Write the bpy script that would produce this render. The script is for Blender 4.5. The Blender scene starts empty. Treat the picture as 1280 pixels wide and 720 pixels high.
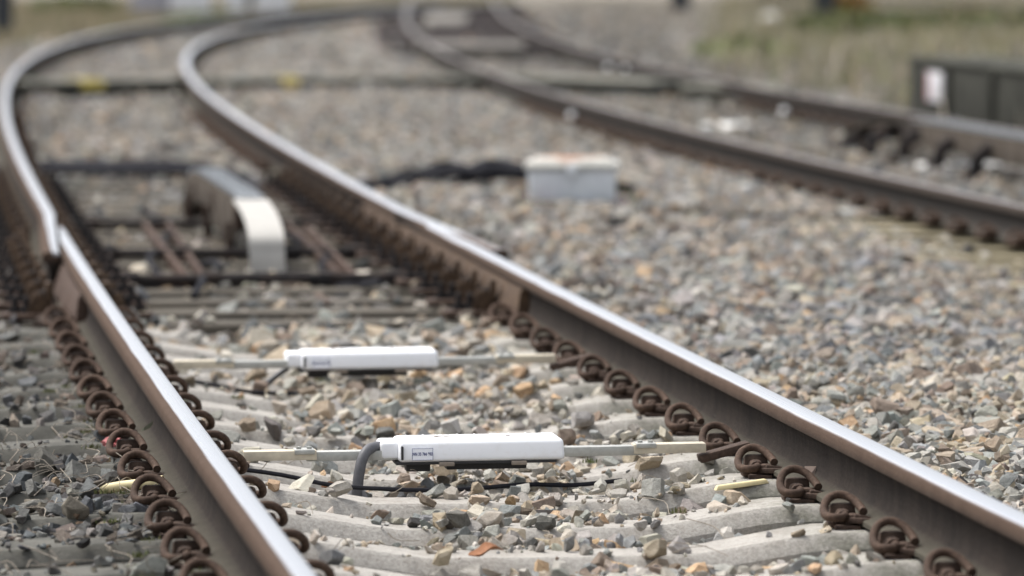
import bpy, bmesh, math, random
import numpy as np
from mathutils import Vector, Matrix
random.seed(7); rng = np.random.default_rng(11)
S = bpy.context.scene; C = S.collection
PI = math.pi

# ------------------------------------------------------------------ camera, light, exposure
F, PIT, H = 7045.4, 0.06187, 1.1467          # focal length in px of a 1280 px wide frame, pitch, height over rail top
cam = bpy.data.cameras.new('camera'); co = bpy.data.objects.new('camera', cam); C.objects.link(co)
cam.sensor_width = 36; cam.lens = F / 1280 * 36
cam.clip_start = .5; cam.clip_end = 3000
co.location = (0, 0, H); co.rotation_euler = (PI / 2 - PIT, 0, 0)
cam.dof.use_dof = True; cam.dof.focus_distance = 13.6; cam.dof.aperture_fstop = 3.4; cam.dof.aperture_blades = 9
S.camera = co
SUN_EL, SUN_AZ = math.radians(60), math.radians(-62)      # azimuth from +Y towards +X
w = bpy.data.worlds.new('World'); S.world = w; w.use_nodes = True
nt = w.node_tree; nt.nodes.clear()
sky = nt.nodes.new('ShaderNodeTexSky'); sky.sky_type = 'NISHITA'; sky.sun_disc = False
sky.sun_elevation = SUN_EL; sky.sun_rotation = SUN_AZ; sky.air_density = 1.0; sky.dust_density = 4.0; sky.ozone_density = 1.0
hs = nt.nodes.new('ShaderNodeHueSaturation'); hs.inputs['Saturation'].default_value = .3
bg = nt.nodes.new('ShaderNodeBackground'); bg.inputs['Strength'].default_value = .135
out = nt.nodes.new('ShaderNodeOutputWorld')
nt.links.new(sky.outputs[0], hs.inputs['Color']); nt.links.new(hs.outputs[0], bg.inputs[0]); nt.links.new(bg.outputs[0], out.inputs[0])
sl = bpy.data.lights.new('sun', 'SUN'); sl.energy = 1.35; sl.angle = math.radians(20); sl.color = (1, .965, .92)
so = bpy.data.objects.new('sun', sl); C.objects.link(so)
sd = Vector((math.sin(SUN_AZ) * math.cos(SUN_EL), math.cos(SUN_AZ) * math.cos(SUN_EL), math.sin(SUN_EL)))
so.rotation_euler = sd.to_track_quat('Z', 'Y').to_euler(); so.location = (0, 0, 20)
V = S.view_settings
V.view_transform = 'Standard'; V.look = 'None'; V.exposure = 1.06; V.gamma = 1; V.use_curve_mapping = False
S.cycles.use_denoising = True
S.cycles.max_bounces = 6; S.cycles.use_adaptive_sampling = True; S.cycles.adaptive_threshold = .01

# ------------------------------------------------------------------ helpers
def at(px, py, z):
    """the point of height z seen at a pixel of the 1280x720 photograph"""
    dx = (px - 640) / F; dv = (py - 360) / F
    c, s = math.cos(PIT), math.sin(PIT)
    d = Vector((dx, c - dv * s, -s - dv * c)); t = (z - H) / d.z
    return Vector((d.x * t, d.y * t, z))

# track 1 centre line: heading as a polynomial of arc length
_s = np.linspace(-3, 95, 1961)
_th = -.1221 + .010773 * (_s / 10) - .003027 * (_s / 10) ** 2 + .001189 * (_s / 10) ** 3 - .0000599 * (_s / 10) ** 4
_X = np.cumsum(np.sin(_th)) * .05; _Y = np.cumsum(np.cos(_th)) * .05
_X += .39427 - _X[60]; _Y += 10 - _Y[60]
def c1(s): return np.interp(s, _s, _X), np.interp(s, _s, _Y), np.interp(s, _s, _th)
def P1(s, o, z=0.):
    x, y, t = c1(s); return Vector((x + o * math.cos(t), y - o * math.sin(t), z))
def off1(x, y):                                # lateral offset and arc length for world points
    s = np.interp(y, _Y, _s); t = np.interp(y, _Y, _th)
    o = (x - np.interp(y, _Y, _X)) * np.cos(t)
    s = s + o * np.sin(t)
    return o, s
PA = [-6.591799947766511e-06, 0.0020060921273141108, -0.2167496326997444, 6.372837308775361]
PB = [-8.619444530476567e-06, 0.0026574946920170706, -0.28079745935622136, 9.8325825623487]
def xA(y): return np.polyval(PA, y)
def xB(y): return np.polyval(PB, y)
def hA(y): return math.atan(float(np.polyval(np.polyder(PA), y)))
def hB(y): return math.atan(float(np.polyval(np.polyder(PB), y)))
GH = 1.507 / 2

def tag(o, label=None, cat=None, group=None, kind=None):
    if label: o['label'] = label
    if cat: o['category'] = cat
    if group: o['group'] = group
    if kind: o['kind'] = kind
    return o
def empty(name, loc=(0, 0, 0), rz=0):
    o = bpy.data.objects.new(name, None); C.objects.link(o); o.location = loc; o.rotation_euler.z = rz
    o.empty_display_size = .1
    return o
def link(name, me, m=None, parent=None, loc=None, rot=None):
    o = bpy.data.objects.new(name, me); C.objects.link(o)
    if m and not me.materials: me.materials.append(m)
    if parent: o.parent = parent
    if loc is not None: o.location = loc
    if rot is not None: o.rotation_euler = rot
    return o
def smooth(me, ang=35):
    me.polygons.foreach_set('use_smooth', [True] * len(me.polygons))
    me.set_sharp_from_angle(angle=math.radians(ang)); return me
class MB:
    def __init__(s): s.bm = bmesh.new()
    def box(s, c, d, bev=0, rot=None, top=None, seg=2):
        r = bmesh.ops.create_cube(s.bm, size=1); vs = r['verts']
        for v in vs:
            v.co.x *= d[0]; v.co.y *= d[1]; v.co.z *= d[2]
            if top and v.co.z > 0: v.co.x *= top[0]; v.co.y *= top[1]
        M = Matrix.Translation(c) @ (rot.to_4x4() if rot else Matrix.Identity(4))
        bmesh.ops.transform(s.bm, matrix=M, verts=vs)
        if bev:
            es = {e for v in vs for e in v.link_edges}
            bmesh.ops.bevel(s.bm, geom=list(es), offset=bev, segments=seg, affect='EDGES', profile=.5)
        return s
    def cyl(s, a, b, r, n=12, r2=None):
        a, b = Vector(a), Vector(b); d = b - a
        M = Matrix.Translation((a + b) / 2) @ d.to_track_quat('Z', 'Y').to_matrix().to_4x4()
        bmesh.ops.create_cone(s.bm, cap_ends=True, segments=n, radius1=r, radius2=r if r2 is None else r2, depth=d.length, matrix=M)
        return s
    def sph(s, c, r, sq=1, n=10):
        bmesh.ops.create_uvsphere(s.bm, u_segments=n, v_segments=n // 2 + 2, radius=r, matrix=Matrix.Translation(c) @ Matrix.Diagonal((1, 1, sq, 1))); return s
    def tube(s, pts, r, n=8, sub=4, rad=None):
        P = spline(pts, sub); N = len(P); up = None; rings = []
        for i, p in enumerate(P):
            t = (P[min(i + 1, N - 1)] - P[max(i - 1, 0)]).normalized()
            if up is None: up = t.orthogonal().normalized()
            up = (up - t * up.dot(t)).normalized(); sd_ = t.cross(up)
            rr = r if rad is None else rad(i / (N - 1))
            rings.append([s.bm.verts.new(p + (up * math.cos(a) + sd_ * math.sin(a)) * rr) for a in [2 * PI * k / n for k in range(n)]])
        for a, b in zip(rings, rings[1:]):
            for k in range(n): s.bm.faces.new((a[k], a[(k + 1) % n], b[(k + 1) % n], b[k]))
        s.bm.faces.new(rings[0][::-1]); s.bm.faces.new(rings[-1])
        return s
    def mesh(s, name, ang=35):
        bmesh.ops.recalc_face_normals(s.bm, faces=s.bm.faces[:])
        me = bpy.data.meshes.new(name); s.bm.to_mesh(me); s.bm.free(); return smooth(me, ang)
    def build(s, name, m, parent=None, loc=None, rot=None, ang=35):
        return link(name, s.mesh(name, ang), m, parent, loc, rot)
def spline(pts, sub):
    pts = [Vector(p) for p in pts]; Q = []
    for i in range(len(pts) - 1):
        p0 = pts[i - 1] if i else pts[0] * 2 - pts[1]; p1 = pts[i]; p2 = pts[i + 1]
        p3 = pts[i + 2] if i + 2 < len(pts) else p2 * 2 - p1
        for k in range(sub):
            t = k / sub
            Q.append(.5 * ((2 * p1) + (p2 - p0) * t + (2 * p0 - 5 * p1 + 4 * p2 - p3) * t * t + (3 * p1 - p0 - 3 * p2 + p3) * t ** 3))
    Q.append(pts[-1]); return Q
def copy_tree(o, parent=None):
    c = o.copy(); C.objects.link(c); c.parent = parent
    for ch in list(o.children): copy_tree(ch, c)
    return c
ORD = ['zeroth', 'first', 'second', 'third', 'fourth', 'fifth', 'sixth', 'seventh', 'eighth', 'ninth', 'tenth', 'eleventh', 'twelfth', 'thirteenth',
       'fourteenth', 'fifteenth', 'sixteenth', 'seventeenth', 'eighteenth', 'nineteenth', 'twentieth']
def ordn(n):
    if n <= 20: return ORD[n]
    t, u = divmod(n, 10); T = {2: 'twent', 3: 'thirt', 4: 'fort', 5: 'fift', 6: 'sixt', 7: 'sevent', 8: 'eight', 9: 'ninet'}[t]
    return T + ('ieth' if u == 0 else 'y-' + ORD[u])

# ------------------------------------------------------------------ materials
class NM:
    def __init__(s, name, rough=.8, metal=0, spec=.4):
        s.m = bpy.data.materials.new(name); s.m.use_nodes = True; s.t = s.m.node_tree
        s.b = s.t.nodes['Principled BSDF']; s.b.inputs['Roughness'].default_value = rough
        s.b.inputs['Metallic'].default_value = metal; s.b.inputs['Specular IOR Level'].default_value = spec
        s.tc = s.n('ShaderNodeTexCoord')
    def n(s, t, **k):
        x = s.t.nodes.new(t)
        for a, b in k.items(): setattr(x, a, b)
        return x
    def l(s, a, b): s.t.links.new(a, b)
    def vec(s, scale=(1, 1, 1), src=None):
        mp = s.n('ShaderNodeMapping'); mp.inputs['Scale'].default_value = scale
        s.l(src or s.tc.outputs['Object'], mp.inputs[0]); return mp.outputs[0]
    def noise(s, scale, detail=6, rough=.6, vec=None, dist=0):
        x = s.n('ShaderNodeTexNoise'); x.inputs['Scale'].default_value = scale; x.inputs['Detail'].default_value = detail
        x.inputs['Roughness'].default_value = rough; x.inputs['Distortion'].default_value = dist
        s.l(vec or s.tc.outputs['Object'], x.inputs['Vector']); return x.outputs['Fac']
    def ramp(s, fac, stops):
        x = s.n('ShaderNodeValToRGB'); e = x.color_ramp.elements
        while len(e) < len(stops): e.new(.5)
        for a, (p, c) in zip(e, stops): a.position = p; a.color = (c if len(c) == 4 else (*c, 1)) if hasattr(c, '__len__') else (c, c, c, 1)
        s.l(fac, x.inputs[0]); return x.outputs[0]
    def mix(s, fac, a, b, mode='MIX'):
        x = s.n('ShaderNodeMix', data_type='RGBA', blend_type=mode)
        for v, i in ((fac, 0), (a, 6), (b, 7)):
            if isinstance(v, (int, float)): x.inputs[i].default_value = v
            elif isinstance(v, tuple): x.inputs[i].default_value = (*v, 1) if len(v) == 3 else v
            else: s.l(v, x.inputs[i])
        return x.outputs[2]
    def math(s, op, a, b=0., clamp=False):
        x = s.n('ShaderNodeMath', operation=op); x.use_clamp = clamp
        for v, i in ((a, 0), (b, 1)):
            if isinstance(v, (int, float)): x.inputs[i].default_value = v
            else: s.l(v, x.inputs[i])
        return x.outputs[0]
    def attr(s, name): 
        x = s.n('ShaderNodeAttribute'); x.attribute_name = name; return x
    def col(s, c): s.l(c, s.b.inputs['Base Color']) if not isinstance(c, tuple) else s.b.inputs['Base Color'].__setattr__('default_value', (*c, 1)); return s
    def rough(s, c): s.l(c, s.b.inputs['Roughness']); return s
    def bump(s, h, st=.3, d=.002):
        x = s.n('ShaderNodeBump'); x.inputs['Strength'].default_value = st; x.inputs['Distance'].default_value = d
        s.l(h, x.inputs['Height']); s.l(x.outputs[0], s.b.inputs['Normal']); return s
def rnd(nm):
    return nm.n('ShaderNodeObjectInfo').outputs['Random']

# rusty iron of clips and chairs
def rust(name, a, b, c, sc=60):
    k = NM(name, .8, 0, .16)
    n1 = k.noise(sc, 8, .7); n2 = k.noise(sc * .2, 3)
    col = k.ramp(n1, [(.3, a), (.52, b), (.75, c)])
    col = k.mix(k.ramp(n2, [(.4, 0.), (.65, 1.)]), col, k.mix(.5, col, (.05, .035, .028)))
    hv = k.n('ShaderNodeHueSaturation'); k.l(col, hv.inputs['Color']); k.l(k.math('ADD', k.math('MULTIPLY', rnd(k), .35), .82), hv.inputs['Value'])
    k.col(hv.outputs[0]); k.bump(n1, .5, .0012); return k.m
M_clip = rust('clip_rust', (.034, .022, .016), (.072, .046, .033), (.125, .083, .060), 90)
M_cast = rust('cast_iron_rust', (.03, .022, .018), (.075, .05, .038), (.13, .09, .066), 70)
M_dark = rust('greasy_iron', (.008, .008, .009), (.02, .019, .02), (.05, .042, .038), 50)
M_redrust = rust('red_rust', (.04, .026, .02), (.085, .055, .042), (.17, .12, .095), 60)
M_brown = rust('brown_rust', (.03, .02, .014), (.075, .048, .03), (.15, .10, .065), 40)

def rail_mat(name, lo, hi, shine=1.0, dull=(.3, .28, .28)):
    k = NM(name, .5, 0, .12)
    ac = k.attr('across').outputs['Fac']; al = k.attr('along').outputs['Fac']; up = k.attr('hgt').outputs['Fac']
    cx = k.n('ShaderNodeCombineXYZ'); k.l(ac, cx.inputs[0]); k.l(al, cx.inputs[1])
    st = k.noise(1, 4, .6, k.vec((260, .9, 1), cx.outputs[0]))          # streaks along the rail
    st2 = k.noise(1, 3, .5, k.vec((40, 1.6, 1), cx.outputs[0]))
    sp = k.noise(120, 6, .7)
    # polished band mask from the position across the head
    a2 = k.math('ADD', ac, k.math('MULTIPLY', k.math('SUBTRACT', st2, .5), .006))
    m1 = k.n('ShaderNodeMapRange'); m1.interpolation_type = 'SMOOTHSTEP'; k.l(a2, m1.inputs[0]); m1.inputs[1].default_value = lo - .004; m1.inputs[2].default_value = lo + .004
    m2 = k.n('ShaderNodeMapRange'); m2.interpolation_type = 'SMOOTHSTEP'; k.l(a2, m2.inputs[0]); m2.inputs[1].default_value = hi - .002; m2.inputs[2].default_value = hi + .003; m2.inputs[3].default_value = 1; m2.inputs[4].default_value = 0
    m3 = k.n('ShaderNodeMapRange'); k.l(up, m3.inputs[0]); m3.inputs[1].default_value = -.012; m3.inputs[2].default_value = -.008
    mask = k.math('MULTIPLY', k.math('MULTIPLY', m1.outputs[0], m2.outputs[0]), m3.outputs[0])
    rustc = k.ramp(sp, [(.3, (.020, .015, .013)), (.52, (.048, .037, .030)), (.75, (.11, .082, .064))])
    fl = k.noise(1, 5, .75, k.vec((9, 9, 3)))
    rustc = k.mix(k.ramp(fl, [(.42, 0.), (.62, .8)]), rustc, (.018, .014, .012))
    # upper flank of the head is a lighter worn brown, the foot dusted grey
    m4 = k.n('ShaderNodeMapRange'); k.l(up, m4.inputs[0]); m4.inputs[1].default_value = -.045; m4.inputs[2].default_value = -.02
    rustc = k.mix(m4.outputs[0], k.mix(.5, rustc, (.014, .012, .011)), k.mix(.55, rustc, (.115, .074, .052)))  # web colour darkened to paint in the shade under the head
    m5 = k.n('ShaderNodeMapRange'); k.l(up, m5.inputs[0]); m5.inputs[1].default_value = -.126; m5.inputs[2].default_value = -.145
    dust = k.mix(k.noise(14, 6, .7), (.045, .041, .032), (.125, .115, .088))
    rustc = k.mix(k.math('MULTIPLY', m5.outputs[0], .85), rustc, dust)
    stl = k.ramp(st, [(.3, tuple(d * .82 for d in dull)), (.5, dull), (.62, tuple(min(1, d * 1.12) for d in dull))])
    if shine < .5: rustc = k.mix(.6, rustc, (.040, .037, .034))
    k.col(k.mix(mask, rustc, stl))
    k.l(k.math('MULTIPLY', mask, shine), k.b.inputs['Metallic'])
    k.l(k.mix(mask, (.95,) * 3, k.ramp(st, [(.3, .36 if shine > .5 else .55), (.7, .24 if shine > .5 else .42)])), k.b.inputs['Roughness'])
    k.bump(k.math('ADD', k.math('MULTIPLY', sp, k.math('SUBTRACT', 1, mask)), k.math('MULTIPLY', st, .03)), .9, .004)
    return k.m
M_railL = rail_mat('rail_steel_left', -.014, .040, 1, (.58, .585, .61))
M_railR = rail_mat('rail_steel_right', -.028, .040, 1, (.58, .585, .61))
M_railB = rail_mat('rail_steel_dull', -.024, .032, .25, (.20, .185, .18))

k = NM('sleeper_concrete', .9, 0, .25)
n1 = k.noise(7, 8, .65); n2 = k.noise(120, 6, .7); n3 = k.noise(2.2, 4, .6)
sx = k.n('ShaderNodeSeparateXYZ'); k.l(k.tc.outputs['Object'], sx.inputs[0])
base = k.ramp(n1, [(.3, (.27, .248, .22)), (.5, (.39, .366, .33)), (.7, (.50, .475, .43))])
base = k.mix(.4, base, k.ramp(n2, [(.35, (.12, .11, .10)), (.6, (.44, .42, .385))]))
n5 = k.noise(3.3, 6, .75); base = k.mix(k.ramp(n5, [(.5, 0.), (.68, .6)]), base, (.17, .145, .12))
mr = k.n('ShaderNodeMapRange'); k.l(k.math('ADD', sx.outputs[0], k.math('MULTIPLY', n3, .25)), mr.inputs[0]); mr.inputs[1].default_value = -.70; mr.inputs[2].default_value = -.48; mr.inputs[3].default_value = 1; mr.inputs[4].default_value = 0
base = k.mix(k.math('MULTIPLY', mr.outputs[0], .95), base, k.ramp(n1, [(.3, (.04, .04, .034)), (.7, (.135, .13, .112))]))
# moss patches round the right seat
ms = k.n('ShaderNodeMapRange'); k.l(sx.outputs[0], ms.inputs[0]); ms.inputs[1].default_value = .42; ms.inputs[2].default_value = .66
base = k.mix(k.math('MULTIPLY', ms.outputs[0], k.ramp(k.noise(11, 6, .7), [(.42, 0.), (.66, .75)])), base, (.10, .105, .07))
k.col(base); k.bump(k.math('ADD', n2, k.math('MULTIPLY', n1, 1.4)), .7, .004); M_conc = k.m

def wood(name, a, b, c):
    k = NM(name, .9, 0, .2)
    g = k.noise(1, 8, .7, k.vec((2.2, 38, 38))); g2 = k.noise(3, 4)
    col = k.ramp(g, [(.3, a), (.5, b), (.72, c)])
    hv = k.n('ShaderNodeHueSaturation'); k.l(col, hv.inputs['Color']); k.l(k.math('ADD', k.math('MULTIPLY', rnd(k), .6), .7), hv.inputs['Value'])
    k.col(hv.outputs[0]); k.bump(g, .7, .004); return k.m
M_timber = wood('weathered_timber', (.05, .043, .034), (.11, .097, .078), (.20, .178, .145))
M_timberY = wood('second_track_timber', (.09, .08, .05), (.18, .155, .1), (.27, .235, .16))
M_timberD = wood('dark_timber', (.03, .025, .024), (.06, .05, .048), (.1, .085, .08))

def plain(name, c, rough=.6, metal=0, var=.12, sc=18, spec=.4, bump=.15):
    k = NM(name, rough, metal, spec); n = k.noise(sc, 7, .65)
    lo = tuple(x * (1 - var) for x in c); hi = tuple(min(1, x * (1 + var)) for x in c)
    k.col(k.ramp(n, [(.3, lo), (.7, hi)])); k.bump(n, bump, .001); return k.m
k = NM('white_enamel', .42); n = k.noise(26, 8, .75); n2 = k.noise(4, 5, .6)
k.col(k.mix(k.math('MULTIPLY', k.ramp(n, [(.5, 0.), (.75, 1.)]), k.ramp(n2, [(.4, .08), (.65, .42)])), (.86, .87, .89), (.50, .44, .36))); M_white = k.m
M_label = plain('label_film', (.86, .88, .93), .3, 0, .01)
M_ink = plain('blue_ink', (.04, .06, .2), .6, 0, .02)
M_hose = plain('black_hose', (.10, .10, .108), .55, 0, .25, 40)
M_cable = plain('cable_rubber', (.022, .022, .026), .9, 0, .3, 30, .08)
M_baseplate = plain('sensor_base', (.03, .03, .032), .5)
M_tab = plain('sensor_tab', (.25, .21, .17), .6, .2, .2, 60)
M_cream = plain('cream_bar', (.55, .49, .38), .7, 0, .22, 22)
M_galv = plain('galvanised', (.42, .42, .39), .5, .35, .2, 40)
M_croc = plain('ramp_cover', (.42, .405, .375), .75, 0, .10, 9, .2)
M_mesh = plain('ramp_ridges', (.36, .38, .40), .4, .6, .3, 60)
M_side = plain('ramp_side', (.075, .062, .05), .9, 0, .5, 14, .1)
M_moss = plain('mossy_concrete', (.036, .036, .030), .95, 0, .6, 5, .08, .5)
M_trough = plain('trough_concrete', (.25, .245, .21), .95, 0, .4, 9, .2, .4)
M_panel = plain('panel_concrete', (.21, .195, .175), .9, 0, .2, 6, .1)
M_yel = plain('yellow_paint', (.52, .42, .12), .8, 0, .3, 12)
M_tube = plain('yellow_tube', (.68, .58, .33), .6, 0, .12, 30)
M_leafdry = plain('dry_leaf', (.30, .14, .07), .8, 0, .3, 60)
M_foil = plain('crumpled_foil', (.50, .50, .60), .35, .3, .2, 50)
M_pink = plain('pink_plastic', (.45, .14, .14), .6, 0, .3, 40)
M_litter = plain('white_litter', (.72, .71, .68), .7, 0, .1, 20)
M_glint = plain('white_glint', (.85, .86, .86), .35, 0, .03)  # white of the dots that imitate bright glints
M_twig = plain('dry_twig', (.30, .26, .21), .9, 0, .3, 60)
M_cab = plain('cabinet_grey', (.36, .36, .41), .6, 0, .08)
M_cabw = plain('cabinet_white', (.78, .80, .84), .5, 0, .05)
M_mast = plain('mast_steel', (.035, .04, .048), .7, .2, .3)
M_sign = plain('sign_face', (.55, .54, .56), .6, 0, .1)
M_signr = plain('sign_red', (.35, .08, .09), .6, 0, .1)
k = NM('box_plastic', .6); n = k.noise(5, 6, .7); k.col(k.ramp(n, [(.35, (.55, .58, .61)), (.65, (.74, .76, .78))])); M_jbox = k.m
k = NM('box_lid_rust', .7)
sx = k.n('ShaderNodeSeparateXYZ'); k.l(k.tc.outputs['Object'], sx.inputs[0])
n = k.noise(16, 6, .7)
d = k.math('ADD', k.math('MULTIPLY', k.math('ABSOLUTE', k.math('ADD', sx.outputs[0], .02)), .55), k.math('MULTIPLY', k.math('ABSOLUTE', sx.outputs[1]), 1.0))
rm = k.ramp(k.math('ADD', d, k.math('MULTIPLY', n, .12)), [(.15, 1.), (.24, 0.)])
k.col(k.mix(rm, k.ramp(n, [(.3, (.50, .49, .44)), (.7, (.66, .65, .60))]), (.40, .17, .08))); M_jlid = k.m

# ballast stones: colour carried per stone
k = NM('ballast_stone', .88, 0, .25)
cc = k.attr('stone').outputs['Color']
n1 = k.noise(38, 8, .7); n2 = k.noise(190, 5, .7)
c2 = k.mix(.85, cc, k.ramp(n1, [(.3, (.25,) * 3), (.5, (.5,) * 3), (.72, (.8,) * 3)]), 'SOFT_LIGHT')
c2 = k.mix(.3, c2, k.ramp(n2, [(.3, (.2,) * 3), (.7, (.8,) * 3)]), 'SOFT_LIGHT')
k.col(c2); k.bump(k.math('ADD', n1, k.math('MULTIPLY', n2, .6)), 1., .008); M_stone = k.m
k = NM('ground_bed', .95, 0, .2)
vo = k.n('ShaderNodeTexVoronoi'); vo.inputs['Scale'].default_value = 22; k.l(k.tc.outputs['Object'], vo.inputs['Vector'])
n1 = k.noise(.5, 5); n2 = k.noise(60, 6, .7)
cb = k.mix(.55, k.ramp(n2, [(.3, (.05, .043, .035)), (.7, (.14, .122, .10))]), k.mix(1., vo.outputs['Color'], (.22, .2, .18), 'MULTIPLY'))
cb = k.mix(k.attr('grassy').outputs['Fac'], cb, k.ramp(k.noise(.9, 6, .7), [(.3, (.17, .15, .12)), (.5, (.23, .205, .17)), (.7, (.14, .14, .09))]))
k.col(cb); k.bump(n2, .6, .01); M_ground = k.m
k = NM('grass_blade', .8, 0, .2); k.col(k.attr('stone').outputs['Color']); M_grass = k.m

# ------------------------------------------------------------------ ground
SLEEP = [9.08 - .6 * i for i in range(17)]               # near concrete sleepers (arc length)
JOINT = [9.68 + .6 * i for i in range(20)]               # timber sleepers under the rail joint
FARS = [JOINT[-1] + .6 * (i + 1) for i in range(34)]     # farther concrete sleepers
def sl_top(o):
    a = np.abs(o)
    return np.interp(a, [0, .30, .55, .60, .93, 1.0, 1.32], [-.216, -.214, -.172, -.167, -.167, -.170, -.188])
def wob(x, y, f=1., ph=0.):
    return (np.sin(x * 3.1 * f + ph) * np.cos(y * 2.3 * f + 1.7 * ph) + np.sin(x * 7.3 * f + y * 5.1 * f + ph * 2.1) * .5 + np.sin(x * 1.3 * f - y * 8.7 * f + ph) * .35) / 1.85
def bed(x, y):
    o, s = off1(x, y)
    g = np.interp(o, [-8, -2.2, -1.5, -.95, -.6, -.35, 0, .35, .6, .8, .95, 1.3, 1.9, 2.6, 3.4], [-.30, -.24, -.225, -.225, -.225, -.222, -.215, -.222, -.225, -.205, -.175, -.150, -.145, -.15, -.17])
    xa, xb = xA(np.clip(y, 12, 110)), xB(np.clip(y, 12, 110))
    t = (x - xa) / (xb - xa)
    g2 = np.interp(t, [-.6, -.2, 0, .25, .75, 1, 1.3, 2.2], [-.15, -.175, -.195, -.2, -.2, -.195, -.19, -.2])
    g2 = g2 - np.where((y < 27) & (t > -.6) & (t < 0), .045, 0)
    wgt = np.clip((t + .75) / .3, 0, 1)
    g = g * (1 - wgt) + g2 * wgt
    ae = np.abs(o); k_ = np.clip((ae - .12) / .25, 0, 1)
    edge = np.interp(y, [12.5, 14, 17, 19.5], [.078, .070, .055, .035]); mid = np.interp(y, [12.3, 13.3, 15, 17, 19.5], [.052, .034, .024, .018, .012])
    dep = mid * (1 - k_) + edge * k_; dep = np.where(o < -.8, np.interp(y, [12.0, 12.7, 13.6, 14.4, 19], [.072, .036, .036, .062, .045]), dep)
    inner = sl_top(o) - dep; wi = np.clip((.98 - o) / .12, 0, 1) * np.clip((20.5 - y) / 1.5, 0, 1) * np.clip((o + 2.2) / .4, 0, 1)
    g = g * (1 - wi) + inner * wi
    return g + wob(x, y, 1.1) * .010
def nonuni(a, b, segs):
    return np.unique(np.concatenate([np.arange(p, q, st) for p, q, st in segs] + [[b]]))
gx = nonuni(-400, 400, [(-400, -20, 20), (-20, -7, 1), (-7, 8, .08), (8, 24, 1), (24, 400, 20)])
gy = nonuni(-40, 900, [(-40, 4, 4), (4, 24, .08), (24, 60, .25), (60, 130, 1), (130, 900, 30)])
XX, YY = np.meshgrid(gx, gy)
ZZ = bed(XX, np.clip(YY, _Y[0], _Y[-1])) - .018
o_, s_ = off1(XX, np.clip(YY, _Y[0], _Y[-1]))
gr = np.clip((-o_ - 1.9) / .5, 0, 1) * np.clip((YY - 34) / 8, 0, 1)
rt = np.clip((XX - xB(np.clip(YY, 12, 110)) - .9) / .6, 0, 1) * (YY > 20)
gr = np.clip(gr + rt * .85, 0, 1)
gr[(YY > 112) | (XX < -9) | (XX > 14)] = 1
nx, ny = len(gx), len(gy)
vs = np.stack([XX.ravel(), YY.ravel(), ZZ.ravel()], 1)
idx = np.arange(nx * ny).reshape(ny, nx)
quads = np.stack([idx[:-1, :-1].ravel(), idx[:-1, 1:].ravel(), idx[1:, 1:].ravel(), idx[1:, :-1].ravel()], 1)
def np_mesh(name, v, f, n):
    me = bpy.data.meshes.new(name); me.vertices.add(len(v)); me.vertices.foreach_set('co', v.astype(np.float32).ravel())
    me.loops.add(len(f) * n); me.loops.foreach_set('vertex_index', f.astype(np.int32).ravel())
    me.polygons.add(len(f)); me.polygons.foreach_set('loop_start', np.arange(0, len(f) * n, n, dtype=np.int32))
    me.update(calc_edges=True); return me
me = np_mesh('ground', vs, quads, 4)
a = me.attributes.new('grassy', 'FLOAT', 'POINT'); a.data.foreach_set('value', gr.ravel().astype(np.float32))
me.polygons.foreach_set('use_smooth', [True] * len(me.polygons))
tag(link('ground', me, M_ground), kind='structure')

# ------------------------------------------------------------------ ballast
def hull(n, seed):
    r = np.random.default_rng(seed)
    p = r.normal(size=(n, 3)); p /= np.linalg.norm(p, axis=1)[:, None]
    p = np.sign(p) * np.abs(p) ** .6
    p *= r.uniform(.72, 1.15, (n, 1)); p *= [1.08, r.uniform(.6, .95), r.uniform(.42, .78)]
    bm = bmesh.new()
    for q in p: bm.verts.new(q)
    h = bmesh.ops.convex_hull(bm, input=bm.verts[:])
    for g in list(h.get('geom_interior', [])) + list(h.get('geom_unused', [])):
        if isinstance(g, bmesh.types.BMVert) and g.is_valid: bm.verts.remove(g)
    bmesh.ops.triangulate(bm, faces=bm.faces[:]); bm.verts.index_update()
    v = np.array([q.co[:] for q in bm.verts]); f = np.array([[q.index for q in t.verts] for t in bm.faces]); bm.free()
    return v, f
def chip(seed, cuts=7, bev=0.):
    """a block split by random planes: broken stone with flat faces and worn edges"""
    r = np.random.default_rng(seed); bm = bmesh.new(); bmesh.ops.create_cube(bm, size=2)
    for i in range(cuts):
        n = r.normal(size=3); n /= np.linalg.norm(n); d = r.uniform(.62, 1.05)
        res = bmesh.ops.bisect_plane(bm, geom=bm.verts[:] + bm.edges[:] + bm.faces[:], plane_co=tuple(n * d), plane_no=tuple(n), clear_outer=True)
        es = [g for g in res['geom_cut'] if isinstance(g, bmesh.types.BMEdge)]
        if es: bmesh.ops.contextual_create(bm, geom=es)
    bmesh.ops.remove_doubles(bm, verts=bm.verts[:], dist=.06)
    if bev: bmesh.ops.bevel(bm, geom=bm.edges[:], offset=bev, segments=1, affect='EDGES', profile=.5, clamp_overlap=True)
    bmesh.ops.recalc_face_normals(bm, faces=bm.faces[:]); bmesh.ops.triangulate(bm, faces=bm.faces[:])
    bm.verts.index_update(); v = np.array([q.co[:] for q in bm.verts]); f = np.array([[q.index for q in g.verts] for g in bm.faces]); bm.free()
    v = v + r.normal(0, .025, v.shape)
    v *= [1.02, r.uniform(.62, .95), r.uniform(.42, .8)]; return v, f
HN = [chip(i, 6 + i % 5, .09) for i in range(40)]; HM = [chip(200 + i, 6 + i % 3) for i in range(20)]
HF = [hull(9, 100 + i) for i in range(12)]
PAL = np.array([(.27, .262, .245), (.185, .195, .20), (.37, .355, .325), (.31, .265, .21), (.19, .155, .128), (.10, .098, .095), (.35, .25, .165), (.235, .24, .235), (.33, .305, .27)])
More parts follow.
